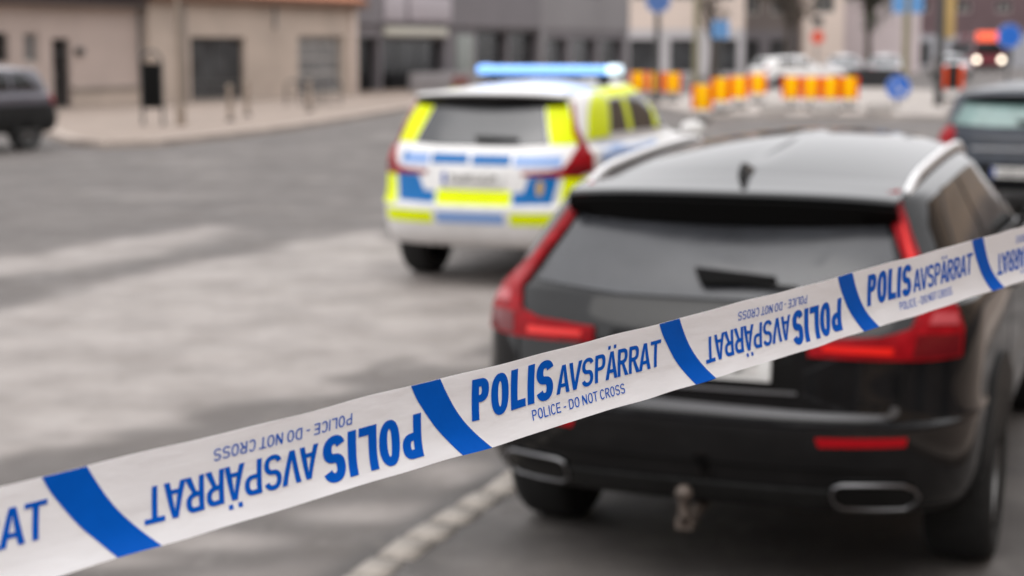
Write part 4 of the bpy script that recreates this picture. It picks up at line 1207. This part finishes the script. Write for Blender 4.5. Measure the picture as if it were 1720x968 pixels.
# glyphs: outlines in a box of height 1, width w, stem t, bar h
def arc(cx, cy, rx, ry, a0, a1, n=22, e=2.35):
    out = []
    for k in range(n + 1):
        a = R(a0 + (a1 - a0) * k / n); c, s_ = math.cos(a), math.sin(a)
        out.append((cx + rx * math.copysign(abs(c) ** (2 / e), c), cy + ry * math.copysign(abs(s_) ** (2 / e), s_)))
    return out
def stroke(path, t, h):
    Lf, Rt = [], []
    for i, p in enumerate(path):
        a, b = path[max(i - 1, 0)], path[min(i + 1, len(path) - 1)]
        dx, dy = b[0] - a[0], b[1] - a[1]; q = math.hypot(dx, dy); nx_, ny_ = -dy / q, dx / q
        w = math.sqrt((t * nx_) ** 2 + (h * ny_) ** 2) / 2
        Lf.append((p[0] + nx_ * w, p[1] + ny_ * w)); Rt.append((p[0] - nx_ * w, p[1] - ny_ * w))
    return Lf + Rt[::-1]
def glyph(ch, w, t, h):
    cx = w / 2
    if ch == 'I': return [[(0, 0), (t, 0), (t, 1), (0, 1)]], t
    if ch == '-': return [[(0, .33), (w * .55, .33), (w * .55, .33 + h), (0, .33 + h)]], w * .55
    if ch == 'L': return [[(0, 0), (w * .86, 0), (w * .86, h), (t, h), (t, 1), (0, 1)]], w * .86
    if ch == 'T': return [[(cx - t / 2, 0), (cx + t / 2, 0), (cx + t / 2, 1 - h), (w, 1 - h), (w, 1), (0, 1), (0, 1 - h), (cx - t / 2, 1 - h)]], w
    if ch == 'E': return [[(0, 0), (w * .9, 0), (w * .9, h), (t, h), (t, .5 - h / 2), (w * .83, .5 - h / 2), (w * .83, .5 + h / 2), (t, .5 + h / 2), (t, 1 - h), (w * .88, 1 - h), (w * .88, 1), (0, 1)]], w * .9
    if ch == 'N': return [[(0, 0), (t * .95, 0), (t * .95, .66), (w - t, 0), (w, 0), (w, 1), (w - t * .95, 1), (w - t * .95, .34), (t, 1), (0, 1)]], w
    if ch == 'V': k = t * 1.08; return [[(cx - k * .52, 0), (cx + k * .52, 0), (w * 1.06, 1), (w * 1.06 - k, 1), (cx, .27), (k - w * .06, 1), (-w * .06, 1)]], w
    if ch in 'AÄ':
        k = t * 1.08; w2 = w * 1.06; lo = -w * .06; yb = .22; yt = yb + h * .9
        sl = lambda y: (cx - k * .52 - lo) * y        # left outer edge x at height y
        xin = lambda y: lo + k + (cx - lo - k) * (y / .74)
        loops = [[(lo, 0), (lo + k, 0), (xin(yb) - 0 + (0), yb) if False else (lo + k + (cx - k * .52 - lo) * yb * .95, yb), (w - lo - k - (cx - k * .52 - lo) * yb * .95, yb), (w - lo - k, 0), (w - lo, 0), (cx + k * .52, 1), (cx - k * .52, 1)]]
        a = lo + k + (cx - k * .52 - lo) * yt * .95
        loops.append([(a, yt), (w - a, yt), (cx, .80)])
        if ch == 'Ä':
            for s_ in (-1, 1):
                c = cx + s_ * t * .95; loops.append([(c - t * .42, 1.09), (c + t * .42, 1.09), (c + t * .42, 1.09 + h * .95), (c - t * .42, 1.09 + h * .95)])
        return loops, w
    if ch == 'O': return [arc(cx, .5, cx, .515, 0, 360, 44, 2.3)[:-1], arc(cx, .5, cx - t, .515 - h, 0, 360, 44, 2.2)[:-1]], w
    if ch == 'D':
        c0 = w * .42
        return [[(0, 0), (c0, 0)] + arc(c0, .5, w - c0, .5, -90, 90, 24, 2.4) + [(c0, 1), (0, 1)], [(t, h), (c0, h)] + arc(c0, .5, w - c0 - t, .5 - h, -90, 90, 20, 2.3) + [(c0, 1 - h), (t, 1 - h)]], w
    if ch in 'PR':
        w_ = w * .94; c0 = w_ * .5; mid = .42 if ch == 'P' else .45; cy = (1 + mid) / 2; ry = (1 - mid) / 2
        if ch == 'P':
            outer = [(0, 0), (t, 0), (t, mid), (c0, mid)] + arc(c0, cy, w_ - c0, ry, -90, 90, 20, 2.4)[1:] + [(0, 1)]
            bot = mid
        else:
            outer = [(0, 0), (t, 0), (t, mid - .02), (c0 * .85, mid - .02), (w - t * 1.12, 0), (w * 1.03, 0), (c0 * 1.35, mid - .0)] + arc(c0, cy, w_ - c0, ry, -62, 90, 20, 2.4)[1:] + [(0, 1)]
            bot = mid
        return [outer, [(t, bot + h * .9), (c0, bot + h * .9)] + arc(c0, cy + 0, w_ - c0 - t, ry - h * .95, -90, 90, 16, 2.3)[1:-1] + [(c0, 1 - h), (t, 1 - h)]], w_
    if ch == 'C': return [stroke(arc(cx, .5, cx - t / 2, .515 - h / 2, 38, 322, 40, 2.3), t, h)], w * .97
    if ch == 'S':
        ry = (1.03 - h) / 4; rx = cx - t / 2
        top = arc(cx, .5 + ry, rx, ry, 18, 262, 26, 2.2); bot = arc(cx, .5 - ry, rx, ry, 82, -162, 26, 2.2)
        return [stroke(top + bot, t, h)], w
    return [], w * .5

def text_loops(txt, w, t, h, gap):
    x = 0; out = []
    for ch in txt:
        if ch == ' ': x += w * .42; continue
        loops, adv = glyph(ch, w, t, h)
        if ch in 'AVTÄ' and out: x -= gap * .45
        out.append([[(a + x, b) for a, b in lp] for lp in loops]); x += adv + gap * (.55 if ch in 'AVTÄ' else 1)
    return out, x - gap

def print_word(txt, name, u0, u1, v_base, v_cap, seg, flip, w, t, h, gap, mname='blue_ink', off=.0006):
    """letters laid on the film: u in repeats, v across, flip = printed upside down"""
    letters, total = text_loops(txt, w, t, h, gap)
    for loops in letters:
        cu = bpy.data.curves.new('letter', 'CURVE'); cu.dimensions = '2D'; cu.fill_mode = 'BOTH'
        for lp in loops:
            sp = cu.splines.new('POLY'); sp.points.add(len(lp) - 1); sp.use_cyclic_u = True
            for q, (a, b_) in zip(sp.points, lp): q.co = (a, b_, 0, 1)
        o = bpy.data.objects.new('tmp', cu); C.objects.link(o)
        me = bpy.data.meshes.new_from_object(o.evaluated_get(bpy.context.evaluated_depsgraph_get()))
        bpy.data.objects.remove(o); bpy.data.curves.remove(cu)
        bm = bmesh.new(); bm.from_mesh(me); bpy.data.meshes.remove(me)
        bmesh.ops.remove_doubles(bm, verts=bm.verts, dist=1e-5)
        xs = [v.co.x for v in bm.verts]
        for ax, (lo, hi) in ((0, (min(xs), max(xs))), (1, (-.05, 1.3))):
            n = max(2, int((hi - lo) / .11))
            for i in range(1, n):
                c = lo + (hi - lo) * i / n
                bmesh.ops.bisect_plane(bm, geom=bm.verts[:] + bm.edges[:] + bm.faces[:], plane_co=(c, c, 0), plane_no=(1, 0, 0) if ax == 0 else (0, 1, 0), dist=1e-6)
        for v in bm.verts:
            u = u0 + (u1 - u0) * v.co.x / total; vv = v_base + (v_cap - v_base) * v.co.y
            if flip: u, vv = 1 - u, 1 - vv
            v.co = tape_pt(seg + u, vv, off) - tape_o
        nm_ = Vector((.766, -.643, 0))
        for f in bm.faces:
            f.normal_update()
            if f.normal.dot(nm_) < 0: f.normal_flip()
        obj(name, bm, mname, tape)

for seg in range(-1, 6):
    flip = seg % 2 == 0
    print_word('POLIS', 'large_letter', .088, .404, .635, .115, seg, flip, .61, .24, .20, .075)
    print_word('AVSPÄRRAT', 'letter', .421, .886, .61, .23, seg, flip, .60, .165, .140, .085)
    print_word('POLICE - DO NOT CROSS', 'small_letter', .315, .714, .845, .715, seg, flip, .62, .125, .115, .14)
# blue slanted bands between the repeats
LE = [(0, .874), (.16, .893), (.32, .917), (.59, .960), (.81, 1.002), (1, 1.038)]
RE = [(0, .973), (.245, 1.004), (.517, 1.044), (.775, 1.094), (1, 1.143)]
for seg in range(-1, 6):
    bm = bmesh.new(); rows = []
    for j in range(31):
        v = j / 30
        a = float(pchip(np.array([v]), [q[0] for q in LE], [q[1] for q in LE])[0]); b_ = float(pchip(np.array([v]), [q[0] for q in RE], [q[1] for q in RE])[0])
        rows.append([bm.verts.new(tape_pt(seg + a + (b_ - a) * i / 10, v, .0005) - tape_o) for i in range(11)])
    for A, B in zip(rows[:-1], rows[1:]):
        for i in range(10): bm.faces.new((A[i], B[i], B[i + 1], A[i + 1]))
    obj('blue_band', bm, 'blue_ink', tape, smooth=True)
# the posts it is tied to, outside the picture on both sides
for l, lab in ((L0, 'steel post holding the near end of the barrier tape'), (L1, 'steel post holding the far end of the barrier tape')):
    p = tape_pt(l, .5)
    t = thing('steel_post', lab, 'post', (p.x, p.y, 0))
    tube('pole', [(0, 0, 0), (0, 0, 1.85)], .03, 'galv', t, n=16)
    lathe('foot_plate', [(0, .14), (.015, .14), (.02, .05), (.06, .035)], 'galv', t, 20)
    lathe('end_cap', [(1.85, .032), (1.87, .032), (1.885, .015)], 'trim', t, 16)
